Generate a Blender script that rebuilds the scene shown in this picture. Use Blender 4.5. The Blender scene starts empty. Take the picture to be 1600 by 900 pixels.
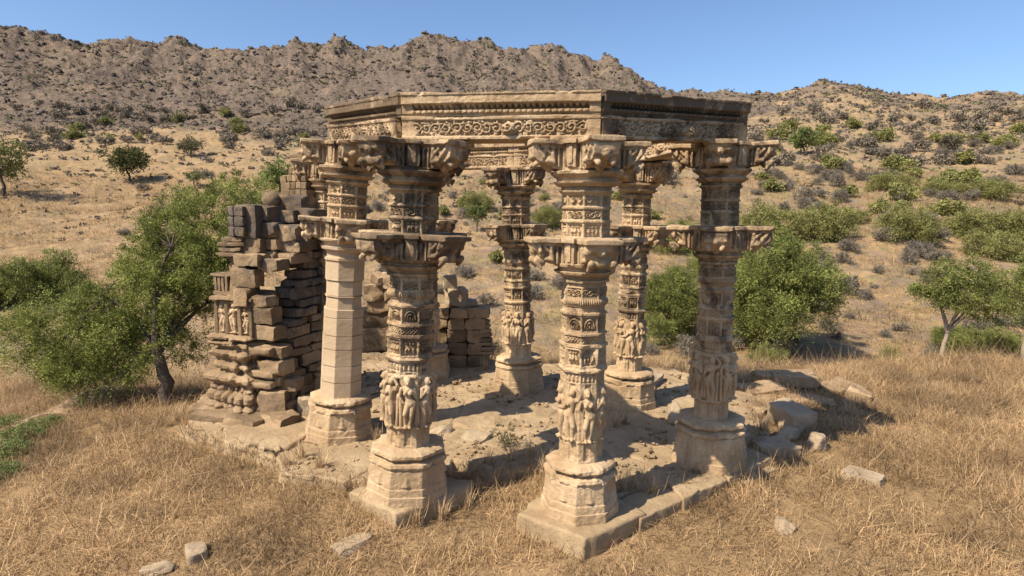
import bpy, bmesh, math, random
import numpy as np
from mathutils import Matrix, Vector
PI=math.pi
sc=bpy.context.scene
# ---------------------------------------------------------------- camera, sky, sun, exposure
FPX=950.0; CAMZ=3.4932; PITCH=0.131; ROLL=0.0097
cd=bpy.data.cameras.new('camera'); cam=bpy.data.objects.new('camera',cd); sc.collection.objects.link(cam)
cd.sensor_width=36; cd.lens=FPX/1600*36; cd.clip_end=3000; cd.clip_start=.05
_X=Vector((1,0,0)); _U=Vector((0,math.sin(PITCH),math.cos(PITCH))); _F=Vector((0,math.cos(PITCH),-math.sin(PITCH)))
_R=_X*math.cos(ROLL)+_U*math.sin(ROLL); _UP=-_X*math.sin(ROLL)+_U*math.cos(ROLL)
M=Matrix(((_R.x,_UP.x,-_F.x,0),(_R.y,_UP.y,-_F.y,0),(_R.z,_UP.z,-_F.z,CAMZ),(0,0,0,1)))
cam.matrix_world=M; sc.camera=cam
SUN_AZ=math.radians(34.5); SUN_EL=math.radians(48)       # azimuth of the shadows, measured from +X
W=bpy.data.worlds.new('World'); sc.world=W; W.use_nodes=True
nt=W.node_tree; bg=nt.nodes['Background']; sky=nt.nodes.new('ShaderNodeTexSky'); sky.sky_type='NISHITA'
sky.sun_disc=False; sky.sun_elevation=SUN_EL; sky.altitude=1000; sky.air_density=1.0; sky.dust_density=2.6; sky.ozone_density=5
sx,sy=-math.cos(SUN_AZ),-math.sin(SUN_AZ)              # where the sun stands
sky.sun_rotation=math.atan2(sx,sy)
nt.links.new(sky.outputs[0],bg.inputs[0]); bg.inputs[1].default_value=0.11
sl=bpy.data.lights.new('sun','SUN'); so=bpy.data.objects.new('sun',sl); sc.collection.objects.link(so)
sl.energy=5.0; sl.angle=math.radians(.55); sl.color=(1,.878,.70)
so.rotation_euler=Vector((-sx*math.cos(SUN_EL),-sy*math.cos(SUN_EL),-math.sin(SUN_EL))).to_track_quat('-Z','Y').to_euler()
so.location=(-20,-20,30)
sc.view_settings.view_transform='Standard'; sc.view_settings.look='None'; sc.view_settings.gamma=1; sc.view_settings.exposure=0.72
sc.render.engine='CYCLES'
# ---------------------------------------------------------------- helpers
rng=np.random.default_rng(7); random.seed(7)
def at(px,py,z=0.0):
    u0,v0=px-800,py-450; c,s=math.cos(ROLL),math.sin(ROLL)
    u=u0*c+v0*s; v=-u0*s+v0*c
    d=_X*u+_F*FPX+_U*(-v)
    t=(z-CAMZ)/d.z
    return (d.x*t,d.y*t)
def at_depth(px,py,y):
    u0,v0=px-800,py-450; c,s=math.cos(ROLL),math.sin(ROLL)
    u=u0*c+v0*s; v=-u0*s+v0*c
    d=_X*u+_F*FPX+_U*(-v); t=y/d.y
    return (d.x*t,y,CAMZ+d.z*t)
def _h(ix,iy,iz,s):
    n=(ix*374761393+iy*668265263+iz*2147483647+s*1274126177)&0xFFFFFFFF
    n=((n^(n>>13))*1274126177)&0xFFFFFFFF; n=((n^(n>>15))*2246822519)&0xFFFFFFFF
    return ((n^(n>>16))&0xFFFFFF)/float(0xFFFFFF)
def vn(x,y,z=0.0,s=0):
    x=np.asarray(x,float); y=np.asarray(y,float); z=np.asarray(z,float)+0*x
    ix=np.floor(x).astype(np.int64); iy=np.floor(y).astype(np.int64); iz=np.floor(z).astype(np.int64)
    fx=x-ix; fy=y-iy; fz=z-iz
    fx=fx*fx*(3-2*fx); fy=fy*fy*(3-2*fy); fz=fz*fz*(3-2*fz)
    def L(a,b,t): return a+(b-a)*t
    r=L(L(L(_h(ix,iy,iz,s),_h(ix+1,iy,iz,s),fx),L(_h(ix,iy+1,iz,s),_h(ix+1,iy+1,iz,s),fx),fy),
        L(L(_h(ix,iy,iz+1,s),_h(ix+1,iy,iz+1,s),fx),L(_h(ix,iy+1,iz+1,s),_h(ix+1,iy+1,iz+1,s),fx),fy),fz)
    return r*2-1
def fbm(x,y,z=0.0,o=4,s=0,g=.5):
    a=1;r=0;f=1
    for i in range(o):
        r=r+a*vn(np.asarray(x)*f,np.asarray(y)*f,np.asarray(z)*f,s+i*17); a*=g; f*=2.03
    return r
def sst(a,b,x):
    t=np.clip((x-a)/(b-a),0,1); return t*t*(3-2*t)
def mk_mesh(name,V,F4=None,F3=None,smooth=False,attr=None,col=None):
    me=bpy.data.meshes.new(name); V=np.asarray(V,np.float32).reshape(-1,3)
    me.vertices.add(len(V)); me.vertices.foreach_set('co',V.ravel())
    parts=[];cnt=[]
    if F4 is not None and len(F4): F4=np.asarray(F4,np.int32); parts.append(F4.ravel()); cnt.append(np.full(len(F4),4))
    if F3 is not None and len(F3): F3=np.asarray(F3,np.int32); parts.append(F3.ravel()); cnt.append(np.full(len(F3),3))
    lv=np.concatenate(parts).astype(np.int32); c=np.concatenate(cnt).astype(np.int32)
    me.loops.add(len(lv)); me.loops.foreach_set('vertex_index',lv)
    me.polygons.add(len(c)); me.polygons.foreach_set('loop_start',np.concatenate([[0],np.cumsum(c)[:-1]]).astype(np.int32))
    if smooth: me.polygons.foreach_set('use_smooth',np.ones(len(c),bool))
    me.update(calc_edges=True)
    if col is not None:
        a=me.attributes.new('tint','FLOAT_VECTOR','POINT'); a.data.foreach_set('vector',np.asarray(col,np.float32).ravel())
    if attr:
        for k,v in attr.items():
            a=me.attributes.new(k,'FLOAT','POINT'); a.data.foreach_set('value',np.asarray(v,np.float32).ravel())
    me.validate(); return me
def link(name,me,mat,parent=None,loc=None,rotz=None):
    o=bpy.data.objects.new(name,me); sc.collection.objects.link(o)
    if mat is not None and len(me.materials)==0: me.materials.append(mat)
    if parent is not None: o.parent=parent
    if loc is not None: o.location=loc
    if rotz is not None: o.rotation_euler=(0,0,rotz)
    return o
def tag(o,label,cat,group=None,kind=None):
    if label: o['label']=label
    if cat: o['category']=cat
    if group: o['group']=group
    if kind: o['kind']=kind
    return o
def empty(name,loc,label,cat,group=None,rotz=0):
    o=bpy.data.objects.new(name,None); sc.collection.objects.link(o); o.empty_display_size=.1
    o.location=loc; o.rotation_euler=(0,0,rotz); return tag(o,label,cat,group)
class Acc:                                             # collects shapes into one mesh
    def __init__(s): s.V=[];s.F=[];s.T=[];s.n=0
    def add(s,V,F=None,T=None):
        V=np.asarray(V,float).reshape(-1,3); s.V.append(V)
        if F is not None and len(F): s.F.append(np.asarray(F)+s.n)
        if T is not None and len(T): s.T.append(np.asarray(T)+s.n)
        s.n+=len(V); return s
    def mesh(s,name,smooth=False):
        return mk_mesh(name,np.concatenate(s.V),np.concatenate(s.F) if s.F else None,np.concatenate(s.T) if s.T else None,smooth)
def gridF(nu,nv,wrapu=False):
    cu=nu if wrapu else nu-1
    i,j=np.meshgrid(np.arange(cu),np.arange(nv-1),indexing='ij'); i=i.ravel();j=j.ravel(); i2=(i+1)%nu
    return np.stack([i*nv+j,i2*nv+j,i2*nv+j+1,i*nv+j+1],1)
_cube={}
def cubegrid(n):
    if n in _cube: return _cube[n]
    t=np.linspace(-1,1,n+1); Vs=[];Fs=[];k=0
    for ax in range(3):
        for sgn in (-1,1):
            a,b=np.meshgrid(t,t,indexing='ij'); P=np.zeros((n+1,n+1,3)); P[...,ax]=sgn
            u,v=(ax+1)%3,(ax+2)%3; P[...,u]=a if sgn>0 else -a; P[...,v]=b
            Vs.append(P.reshape(-1,3)); Fs.append(gridF(n+1,n+1)+k); k+=(n+1)**2
    _cube[n]=(np.concatenate(Vs),np.concatenate(Fs)); return _cube[n]
def rotz(V,a):
    c,s=math.cos(a),math.sin(a); V=V.copy(); x=V[:,0]*c-V[:,1]*s; y=V[:,0]*s+V[:,1]*c; V[:,0]=x;V[:,1]=y; return V
def rotx(V,a):
    c,s=math.cos(a),math.sin(a); V=V.copy(); y=V[:,1]*c-V[:,2]*s; z=V[:,1]*s+V[:,2]*c; V[:,1]=y;V[:,2]=z; return V
def block(c,size,rz=0,rnd=.03,amp=.012,seed=0,n=7,tilt=0,freq=7):
    rnd*=.35; amp*=1.3
    """worn stone block; c = centre of its bottom"""
    P,F=cubegrid(n); h=np.array(size)/2.0; r=min(rnd,h.min()*.9)
    t=P*h; inner=np.clip(t,-(h-r),(h-r)); d=t-inner; L=np.linalg.norm(d,axis=1,keepdims=True)
    nrm=np.where(L>1e-9,d/np.maximum(L,1e-9),0)
    V=inner+np.where(L>1e-9,nrm*r,0)
    q=V*freq+seed*7.31
    dis=np.stack([fbm(q[:,0],q[:,1],q[:,2],3,seed),fbm(q[:,0],q[:,1],q[:,2],3,seed+91),fbm(q[:,0],q[:,1],q[:,2],3,seed+57)],1)
    V=V+dis*amp
    rr=np.random.default_rng(seed+1); hl=float(np.linalg.norm(h))
    for _ in range(6):
        nn=rr.choice([-1,1],3)*rr.uniform(.25,1,3)/h; nn/=np.linalg.norm(nn); lim=np.abs(nn)@h*rr.uniform(.76,.96)
        e=np.maximum(V@nn-lim,0); V=V-e[:,None]*nn*.92
    if tilt: V=rotx(V,tilt)
    V=rotz(V,rz); V[:,2]+=h[2]; return V+np.array(c),F
def boulder(size,seed,n=9,amp=.22,cut=6):
    P,F=cubegrid(n); d=P/np.linalg.norm(P,axis=1,keepdims=True)
    R=np.ones(len(d)); r=np.random.default_rng(seed)
    for i in range(cut*3):
        nn=r.normal(size=3); nn/=np.linalg.norm(nn); h=r.uniform(.5,.8); dd=d@nn
        R=np.where(dd>1e-3,np.minimum(R,h/np.maximum(dd,1e-3)),R)
    V=d*R[:,None]
    V=V*(1+amp*.1*fbm(d[:,0]*9,d[:,1]*9,d[:,2]*9,3,seed+3)+amp*.3*fbm(d[:,0]*2.5,d[:,1]*2.5,d[:,2]*2.5,4,seed))[:,None]
    return V*np.array(size)/2.0/.8,F
def tube(pts,rad,seg=7):
    pts=np.asarray(pts,float); rad=np.asarray(rad,float); n=len(pts)
    t=np.gradient(pts,axis=0); t/=np.linalg.norm(t,axis=1,keepdims=True)+1e-9
    up=np.array([0,0,1.0]) if abs(t[0,2])<.9 else np.array([1.0,0,0])
    V=[]
    for i in range(n):
        a=np.cross(t[i],up); a/=np.linalg.norm(a)+1e-9; b=np.cross(t[i],a)
        an=np.arange(seg)/seg*2*PI
        V.append(pts[i]+rad[i]*(np.cos(an)[:,None]*a+np.sin(an)[:,None]*b))
    V=np.stack(V,1).reshape(-1,3)                     # seg x n
    return V,gridF(seg,n,True)
def capsule(a,b,ra,rb,seg=10,ring=4):
    a=np.array(a,float);b=np.array(b,float); d=b-a; L=np.linalg.norm(d)
    t=d/L if L>1e-6 else np.array([0,0,1.0])
    pts=[];rad=[]
    for i in range(ring+1):
        f=PI/2*(1-i/ring); pts.append(a-t*ra*math.sin(f)); rad.append(max(ra*math.cos(f),1e-4))
    for i in range(ring+1):
        f=PI/2*i/ring; pts.append(b+t*rb*math.sin(f)+t*1e-5); rad.append(max(rb*math.cos(f),1e-4))
    pts=np.array(pts);rad=np.array(rad)
    up=np.array([0,0,1.0]) if abs(t[2])<.9 else np.array([1.0,0,0])
    A=np.cross(t,up);A/=np.linalg.norm(A);B=np.cross(t,A);an=np.arange(seg)/seg*2*PI
    V=(pts[None]+rad[None,:,None]*(np.cos(an)[:,None,None]*A+np.sin(an)[:,None,None]*B)).reshape(-1,3)
    return V,gridF(seg,len(pts),True)
def ellip(c,r,rz=0,n=5):
    P,F=cubegrid(n); d=P/np.linalg.norm(P,axis=1,keepdims=True); V=rotz(d*np.array(r),rz); return V+np.array(c),F
def remeshed(acc,name,vox,smooth_it=2):
    """fuse overlapping shapes into one continuous skin"""
    me=acc.mesh('tmp'); o=bpy.data.objects.new('tmp',me); sc.collection.objects.link(o)
    bm=bmesh.new(); bm.from_mesh(me); bmesh.ops.remove_doubles(bm,verts=bm.verts,dist=1e-5); bmesh.ops.recalc_face_normals(bm,faces=bm.faces); bm.to_mesh(me); bm.free()
    m=o.modifiers.new('r','REMESH'); m.mode='VOXEL'; m.voxel_size=vox; m.use_smooth_shade=True
    if smooth_it: m2=o.modifiers.new('s','SMOOTH'); m2.iterations=smooth_it; m2.factor=.5
    dg=bpy.context.evaluated_depsgraph_get(); dg.update()
    r=bpy.data.meshes.new_from_object(o.evaluated_get(dg)); r.name=name
    bpy.data.objects.remove(o); bpy.data.meshes.remove(me); r.materials.clear(); return r
# ---------------------------------------------------------------- materials
def mat_new(name):
    m=bpy.data.materials.new(name); m.use_nodes=True; return m,m.node_tree,m.node_tree.nodes['Principled BSDF']
def N(t,k,**kw):
    n=t.nodes.new('ShaderNode'+k)
    for a,b in kw.items():
        if hasattr(n,a): setattr(n,a,b)
        else: n.inputs[a].default_value=b
    return n
def noise(t,vec,scale,detail=5,rough=.6,dist=0):
    n=N(t,'TexNoise'); n.inputs['Scale'].default_value=scale; n.inputs['Detail'].default_value=detail; n.inputs['Roughness'].default_value=rough
    n.inputs['Distortion'].default_value=dist
    t.links.new(vec,n.inputs['Vector']); return n.outputs['Fac']
def ramp(t,fac,stops):
    r=N(t,'ValToRGB'); e=r.color_ramp.elements
    e[0].position,e[1].position=stops[0][0],stops[-1][0]
    def c4(c): return (*c,1) if isinstance(c,tuple) else (c,c,c,1)
    e[0].color=c4(stops[0][1]); e[1].color=c4(stops[-1][1])
    for p,c in stops[1:-1]: x=e.new(p); x.color=c4(c)
    t.links.new(fac,r.inputs[0]); return r.outputs[0]
def mix(t,fac,a,b,mode='MIX'):
    m=N(t,'MixRGB'); m.blend_type=mode
    for i,v in enumerate((fac,a,b)):
        s=m.inputs[i]
        if isinstance(v,(int,float)): s.default_value=v if i==0 else (v,v,v,1)
        elif isinstance(v,tuple): s.default_value=(*v,1)
        else: t.links.new(v,s)
    return m.outputs[0]
def math_(t,op,a,b=None,clamp=False):
    m=N(t,'Math'); m.operation=op; m.use_clamp=clamp
    for s,v in ((m.inputs[0],a),(m.inputs[1],b)):
        if v is None: continue
        if isinstance(v,(int,float)): s.default_value=v
        else: t.links.new(v,s)
    return m.outputs[0]
def stone_mat(name,c1,c2,c3,stain_and_shade=(.10,.07,.047),bump=.8,scale=1.0,isl=0):
    m,t,b=mat_new(name)
    pos=N(t,'NewGeometry').outputs['Position']; oi=N(t,'ObjectInfo')
    big=noise(t,pos,1.7*scale,5,.6,.4); fine=noise(t,pos,22*scale,6,.7); sp=noise(t,pos,90*scale,4,.7)
    col=ramp(t,big,[(.3,c1),(.5,c2),(.72,c3)])
    col=mix(t,ramp(t,fine,[(.35,0.0),(.7,.55)]),col,tuple(x*.72 for x in c2))
    col=mix(t,ramp(t,sp,[(.55,0.0),(.75,.45)]),col,tuple(min(1,x*1.3) for x in c3))
    if isl:
        ri=N(t,'NewGeometry').outputs['Random Per Island']
        col=mix(t,1.0,col,ramp(t,ri,[(0.0,1-isl),(.7,1.0),(.93,1.05),(1.0,1.35)]),'MULTIPLY')
    # weathering patches and painted-in shade, amount from the object's own colour
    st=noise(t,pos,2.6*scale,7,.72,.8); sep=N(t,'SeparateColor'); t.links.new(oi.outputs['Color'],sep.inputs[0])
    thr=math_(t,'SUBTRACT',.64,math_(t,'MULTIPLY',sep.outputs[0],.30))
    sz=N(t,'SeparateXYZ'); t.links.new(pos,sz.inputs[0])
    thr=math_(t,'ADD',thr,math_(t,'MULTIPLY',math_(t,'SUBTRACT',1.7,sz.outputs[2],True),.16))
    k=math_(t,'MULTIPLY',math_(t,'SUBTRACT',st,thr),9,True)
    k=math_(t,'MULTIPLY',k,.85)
    col=mix(t,k,col,stain_and_shade)
    # vertical rain streaks
    mp=N(t,'Mapping'); mp.inputs['Scale'].default_value=(7,7,.9); t.links.new(pos,mp.inputs[0])
    sk=noise(t,mp.outputs[0],1.3,4,.6)
    col=mix(t,math_(t,'MULTIPLY',ramp(t,sk,[(.52,0.0),(.7,1.0)]),.35),col,(stain_and_shade[0]*2,stain_and_shade[1]*1.9,stain_and_shade[2]*1.7))
    t.links.new(col,b.inputs['Base Color']); b.inputs['Roughness'].default_value=.92
    b.inputs['Specular IOR Level'].default_value=.2
    bp=N(t,'Bump'); bp.inputs['Strength'].default_value=bump; bp.inputs['Distance'].default_value=.022
    h=mix(t,.5,fine,sp,'ADD'); v=N(t,'TexVoronoi'); v.inputs['Scale'].default_value=14*scale; t.links.new(pos,v.inputs['Vector'])
    h=mix(t,.35,h,v.outputs['Distance'],'ADD'); t.links.new(h,bp.inputs['Height']); t.links.new(bp.outputs[0],b.inputs['Normal'])
    return m
M_sand=stone_mat('sandstone',(.28,.185,.10),(.45,.32,.19),(.62,.475,.31),isl=.0)
M_pale=stone_mat('pale_sandstone',(.40,.30,.19),(.50,.38,.25),(.57,.45,.315),stain_and_shade=(.25,.2,.15),bump=.35)
M_ruin=stone_mat('weathered_masonry',(.18,.12,.068),(.30,.208,.122),(.45,.33,.205),isl=.5,stain_and_shade=(.10,.085,.075),bump=1.0)
M_floor=stone_mat('floor_stone',(.25,.175,.10),(.36,.262,.155),(.47,.355,.225),stain_and_shade=(.2,.15,.11),bump=.8)
M_rock=stone_mat('field_rock',(.27,.20,.13),(.37,.285,.19),(.47,.37,.26),stain_and_shade=(.2,.17,.14),bump=.7)
def drum_tone(m):
    t=m.node_tree; b=t.nodes['Principled BSDF']; src=b.inputs['Base Color'].links[0].from_socket
    sp=N(t,'SeparateXYZ'); t.links.new(N(t,'NewGeometry').outputs['Position'],sp.inputs[0])
    w=N(t,'TexWhiteNoise'); w.noise_dimensions='1D'; t.links.new(math_(t,'FLOOR',math_(t,'MULTIPLY',sp.outputs[2],4.1)),w.inputs['W'])
    t.links.new(mix(t,math_(t,'MULTIPLY',w.outputs['Value'],.38),src,(.34,.24,.15)),b.inputs['Base Color'])
drum_tone(M_pale)
def leaf_mat(name,tint):
    m,t,b=mat_new(name)
    a=N(t,'Attribute'); a.attribute_name='tint'
    col=mix(t,1.0,a.outputs['Color'],tint,'MULTIPLY')
    t.links.new(col,b.inputs['Base Color']); b.inputs['Roughness'].default_value=.65; b.inputs['Specular IOR Level'].default_value=.25
    tr=N(t,'BsdfTranslucent'); t.links.new(col,tr.inputs[0]); ms=N(t,'MixShader'); ms.inputs[0].default_value=.3
    t.links.new(b.outputs[0],ms.inputs[1]); t.links.new(tr.outputs[0],ms.inputs[2])
    t.links.new(ms.outputs[0],t.nodes['Material Output'].inputs[0]); return m
M_leaf=leaf_mat('foliage',(1,1,1)); M_straw=leaf_mat('straw',(1,1,1))
def bark_mat(name,c):
    m,t,b=mat_new(name); pos=N(t,'NewGeometry').outputs['Position']
    f=noise(t,pos,18,5,.7); t.links.new(ramp(t,f,[(.3,tuple(x*.6 for x in c)),(.7,c)]),b.inputs['Base Color'])
    b.inputs['Roughness'].default_value=.95; bp=N(t,'Bump'); bp.inputs['Distance'].default_value=.02; t.links.new(f,bp.inputs['Height']); t.links.new(bp.outputs[0],b.inputs['Normal']); return m
M_bark=bark_mat('dark_bark',(.10,.075,.055)); M_bark2=bark_mat('pale_bark',(.34,.27,.2))
def ground_mat():
    m,t,b=mat_new('dry_ground'); pos=N(t,'NewGeometry').outputs['Position']
    def A(n):
        a=N(t,'Attribute'); a.attribute_name=n; return a.outputs['Fac']
    n1=noise(t,pos,.22,6,.65,.3); n2=noise(t,pos,1.6,6,.7,.2); n3=noise(t,pos,14,5,.75); n4=noise(t,pos,.9,7,.75,.6)
    grass=ramp(t,n2,[(.3,(.185,.122,.062)),(.5,(.295,.198,.102)),(.7,(.41,.285,.155))])
    grass=mix(t,ramp(t,n1,[(.42,0.0),(.62,.6)]),grass,(.36,.25,.15))
    grass=mix(t,ramp(t,n3,[(.4,0.0),(.75,.6)]),grass,(.24,.16,.085))
    n7=noise(t,pos,.35,6,.75,.6); grass=mix(t,math_(t,'MULTIPLY',ramp(t,n7,[(.46,0.0),(.6,.7)]),A('scrub')),grass,(.17,.165,.075))
    rock=ramp(t,n4,[(.32,(.11,.082,.064)),(.5,(.205,.155,.122)),(.68,(.34,.262,.205))])
    n5=noise(t,pos,.25,7,.8,.5)
    rock=mix(t,ramp(t,n5,[(.45,0.0),(.6,.75)]),rock,(.135,.112,.085))
    col=mix(t,A('rock'),grass,rock)
    # grey scrub litter where the attribute says so
    n6=noise(t,pos,.55,7,.8,.8)
    k=math_(t,'MULTIPLY',ramp(t,n6,[(.46,0.0),(.58,.85)]),A('scrub'))
    col=mix(t,k,col,(.17,.135,.11))
    t.links.new(col,b.inputs['Base Color']); b.inputs['Roughness'].default_value=1; b.inputs['Specular IOR Level'].default_value=.1
    bp=N(t,'Bump'); bp.inputs['Strength'].default_value=.9; bp.inputs['Distance'].default_value=.05
    t.links.new(mix(t,.6,n3,n2,'ADD'),bp.inputs['Height'])
    bp2=N(t,'Bump'); bp2.inputs['Strength'].default_value=1; t.links.new(bp.outputs[0],bp2.inputs['Normal'])
    t.links.new(math_(t,'MULTIPLY',A('rock'),1.2),bp2.inputs['Distance']); t.links.new(n4,bp2.inputs['Height'])
    t.links.new(bp2.outputs[0],b.inputs['Normal']); return m
M_ground=ground_mat()
# ---------------------------------------------------------------- terrain
SKY=np.array([(-1400,60),(-600,30),(0,40),(45,40),(95,52),(150,60),(200,66),(262,72),(300,63),(345,73),(430,70),(520,57),(575,71),(670,58),(735,76),(800,73),(860,75),(935,88),(985,112),(1030,128),(1060,138),(1110,138),(1150,141),(1200,141),(1250,127),(1315,131),(1360,142),(1440,155),(1530,144),(1600,154),(2200,130),(3000,150)],float)
def Y2z(y,Y): return CAMZ-y*np.tan(PITCH+np.arctan((Y-450)/FPX))
TY=np.array([0,16,21,28,36,47,62,80,110,150,200,260])
def terrain(x,y,hf=True):
    x=np.asarray(x,float); y=np.asarray(y,float); yy=np.maximum(y,1.0)
    px=800+FPX*np.clip(x/yy,-2.4,2.4)
    rollc=-(px-800)*ROLL
    # near plateau
    zp=-.13-.13*np.exp(-((x-.1)**2/5+(y-6.3)**2/2.2))-.008*np.clip(x-3,0,20)**1.3+.045*fbm(x*.6,y*.6,0,3,5)+.012*fbm(x*3,y*3,0,3,8)
    zp=zp-.03*np.clip(-x-3,0,9)**1.25-.02*np.clip(8-y,0,6)
    ex=np.maximum(np.maximum(-7.4-.25*(y-9)-x, (x-12)*.8),y-13.2-.08*x+1.1*fbm(x*.25,y*.25,0,2,3))
    ex=ex+.35*fbm(x*.5,y*.5,0,2,33)
    w=sst(-1.2,9.0,ex)
    left=sst(500,-200,px)
    cols=[Y2z(t_,Y_) for t_,Y_ in zip([16,21,28,36,47,62,80,110,150,200],[650,585,505,432,366,300,258,222,196,172])]
    sk=np.interp(px,SKY[:,0],SKY[:,1])
    ztab=np.array([-2.6]+cols)
    zv=np.interp(yy,TY[:-1],ztab)
    # mountain part: foot at y 150 -> crest 260; right side gentler
    zc=Y2z(260,sk+3)
    foot=Y2z(150,196); mm=np.clip((yy-150)/110,0,1)
    right=sst(1000,1250,px)
    prof=(mm**1.15)*(1-right)+(mm**.9)*right
    zm=foot+(zc-foot)*prof
    zv=np.where(yy>150,zm,zv)
    zv=zv-np.clip(yy-262,0,200)*.8
    zv=zv+left*.0
    # undulation and rocks
    und=fbm(x/22,y/22,0,3,21)*sst(18,60,yy)*1.3
    zv=zv+und*(1-.0*mm)
    zv=zv-.6*np.exp(-((px-1460)/150)**2-((yy-52)/9)**2)*-2.6         # pale knoll on the right
    if hf:
        rk=mm*(1-.55*right)
        f1=fbm(x/16,y/26,0,4,41); rid=1-np.abs(f1)
        zv=zv+rk*(.6-np.abs(fbm(x/30,y/75,0,3,57)))*7*(1-.6*sst(.75,1,mm))+rk*(rid-.75)*4.5+rk*1.5*fbm(x/5,y/6,0,5,43,.55)
        zv=zv+sst(70,150,yy)*.55*np.abs(fbm(x/2.6,y/3.2,0,4,47,.6))
        zv=zv+sst(16,40,yy)*.12*fbm(x/1.4,y/1.4,0,3,49)
    return zp*(1-w)+zv*w - rollc*yy/FPX*w
def build_terrain():
    ny,nx=900,1250
    a=np.linspace(0,1,ny); y=2.0*(300/2.0)**a
    y=np.concatenate([2*(18/2)**np.linspace(0,1,260,endpoint=False),18*(340/18)**np.linspace(0,1,ny-260)])
    t=np.linspace(-1,1,nx); tn=1.15*t+.95*t**5
    Yg,Tg=np.meshgrid(y,tn,indexing='ij'); Xg=Yg*Tg*1.0
    Z=terrain(Xg,Yg)
    yy=Yg; px=800+FPX*Tg; right=sst(1000,1300,px)
    foot=112+60*right+14*fbm(Xg/20,Yg/20,0,3,61)+10*np.sin(px/170)
    rock=sst(-8,26,yy-foot)*(1-.35*right)
    n=fbm(Xg/9,Yg/9,0,4,63)
    rock=np.clip(rock+.25*n*sst(80,130,yy),0,1)
    rock=np.where(right>.5,rock*sst(-.5,.4,n+.45),rock)
    scrub=sst(14,30,yy)*.95*(1-.55*sst(22,30,yy)*sst(560,380,px))
    F=gridF(ny,nx)[:,::-1]
    me=mk_mesh('ground',np.stack([Xg,Yg,Z],-1).reshape(-1,3),F,smooth=True,attr={'rock':rock.ravel(),'scrub':scrub.ravel()})
    o=link('ground',me,M_ground); tag(o,None,None,kind='structure'); return o
build_terrain()
def gz(x,y): return float(terrain(np.array([x]),np.array([y]))[0])
def ray_ground(px,py,y0=3,y1=290):
    """where the sight line through a photo point meets the terrain"""
    ys=np.concatenate([np.linspace(y0,40,700),np.linspace(40,y1,1500)])
    ys=ys[(ys<=y1)]
    X,_,Z=at_depth(px,py,1.0); 
    x=X*ys; z=CAMZ+(Z-CAMZ)*ys; g=terrain(x,ys)
    i=np.argmax(g>=z)
    if not (g>=z).any(): i=len(ys)-1
    return float(x[i]),float(ys[i]),float(g[i])
# ---------------------------------------------------------------- temple floor
POLY=[at(*p) for p in [(283,668),(345,690),(432,718),(436,736),(545,752),(590,762),(702,745),(706,716),(760,735),(850,716),(862,760),(960,765),(1060,752),(1110,735),(1165,700),(1195,672),(1185,640),(1180,600),(1050,576),(960,566),(850,566),(760,560),(640,560),(520,560),(430,590),(330,610)]]
def poly_sd(x,y,P):
    x=np.asarray(x,float);y=np.asarray(y,float); d=np.full(x.shape,1e9); ins=np.zeros(x.shape,bool); n=len(P)
    for i in range(n):
        ax,ay=P[i];bx,by=P[(i+1)%n]; ex,ey=bx-ax,by-ay
        t=np.clip(((x-ax)*ex+(y-ay)*ey)/(ex*ex+ey*ey),0,1)
        d=np.minimum(d,np.hypot(x-ax-ex*t,y-ay-ey*t))
        c=((ay>y)!=(by>y))&(x<(bx-ax)*(y-ay)/((by-ay)+1e-12)+ax); ins^=c
    return np.where(ins,-d,d)
def cells(x,y,s,seed):
    """worley F2-F1 and cell id"""
    x=x/s;y=y/s; ix=np.floor(x).astype(np.int64);iy=np.floor(y).astype(np.int64)
    f1=np.full(x.shape,9.);f2=np.full(x.shape,9.);cid=np.zeros(x.shape)
    for a in (-1,0,1):
        for b in (-1,0,1):
            cx=ix+a;cy=iy+b; h1=_h(cx,cy,cx*0,seed);h2=_h(cx,cy,cx*0,seed+3)
            d=np.maximum(np.abs(cx+.15+.7*h1-x),np.abs(cy+.15+.7*h2-y))*.6+.4*np.hypot(cx+.15+.7*h1-x,cy+.15+.7*h2-y)
            c=_h(cx,cy,cx*0,seed+9); m=d<f1
            f2=np.where(m,f1,np.minimum(f2,d)); cid=np.where(m,c,cid); f1=np.where(m,d,f1)
    return f2-f1,cid
def build_floor():
    xs=np.arange(-5.8,6.6,.024); ys=np.arange(7.0,13.9,.024)
    X,Y=np.meshgrid(xs,ys,indexing='ij')
    sd=poly_sd(X,Y,POLY)+.16*fbm(X*1.8,Y*1.8,0,4,71)
    e,cid=cells(X+.12*fbm(X*1.5,Y*1.5,0,2,75),Y+.12*fbm(X*1.5,Y*1.5,0,2,76),.95,72)
    Z=-.02+.022*(cid-.5)+.012*fbm(X*1.6,Y*1.6,0,4,73)+.009*fbm(X*7,Y*7,0,5,74)
    Z-=.04*(1-sst(0,.03,e))*sst(-.8,.0,fbm(X*2,Y*2,0,2,80))
    # hollows and earth filled breaks toward the right side
    Z-=.12*sst(1.0,2.6,X-2.6+.6*fbm(X,Y,0,2,78))*(.5+.5*fbm(X*1.3,Y*1.3,0,2,79))
    Z=Z-.75*sst(-.02,.09,sd)
    Zt=terrain(X,Y)-.02
    keep=(sd<.35)
    F=gridF(len(xs),len(ys)); kf=keep.ravel()[F].all(1); F=F[kf]
    used=np.unique(F); mp=np.zeros(X.size,int); mp[used]=np.arange(len(used))
    V=np.stack([X,Y,Z],-1).reshape(-1,3)[used]
    o=link('stone_floor',mk_mesh('stone_floor',V,mp[F],smooth=True),M_floor); o.color=(.15,0,0,1); tag(o,None,None,kind='structure')
build_floor()
def floor_inside(x,y): return poly_sd(x,y,POLY)
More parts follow.
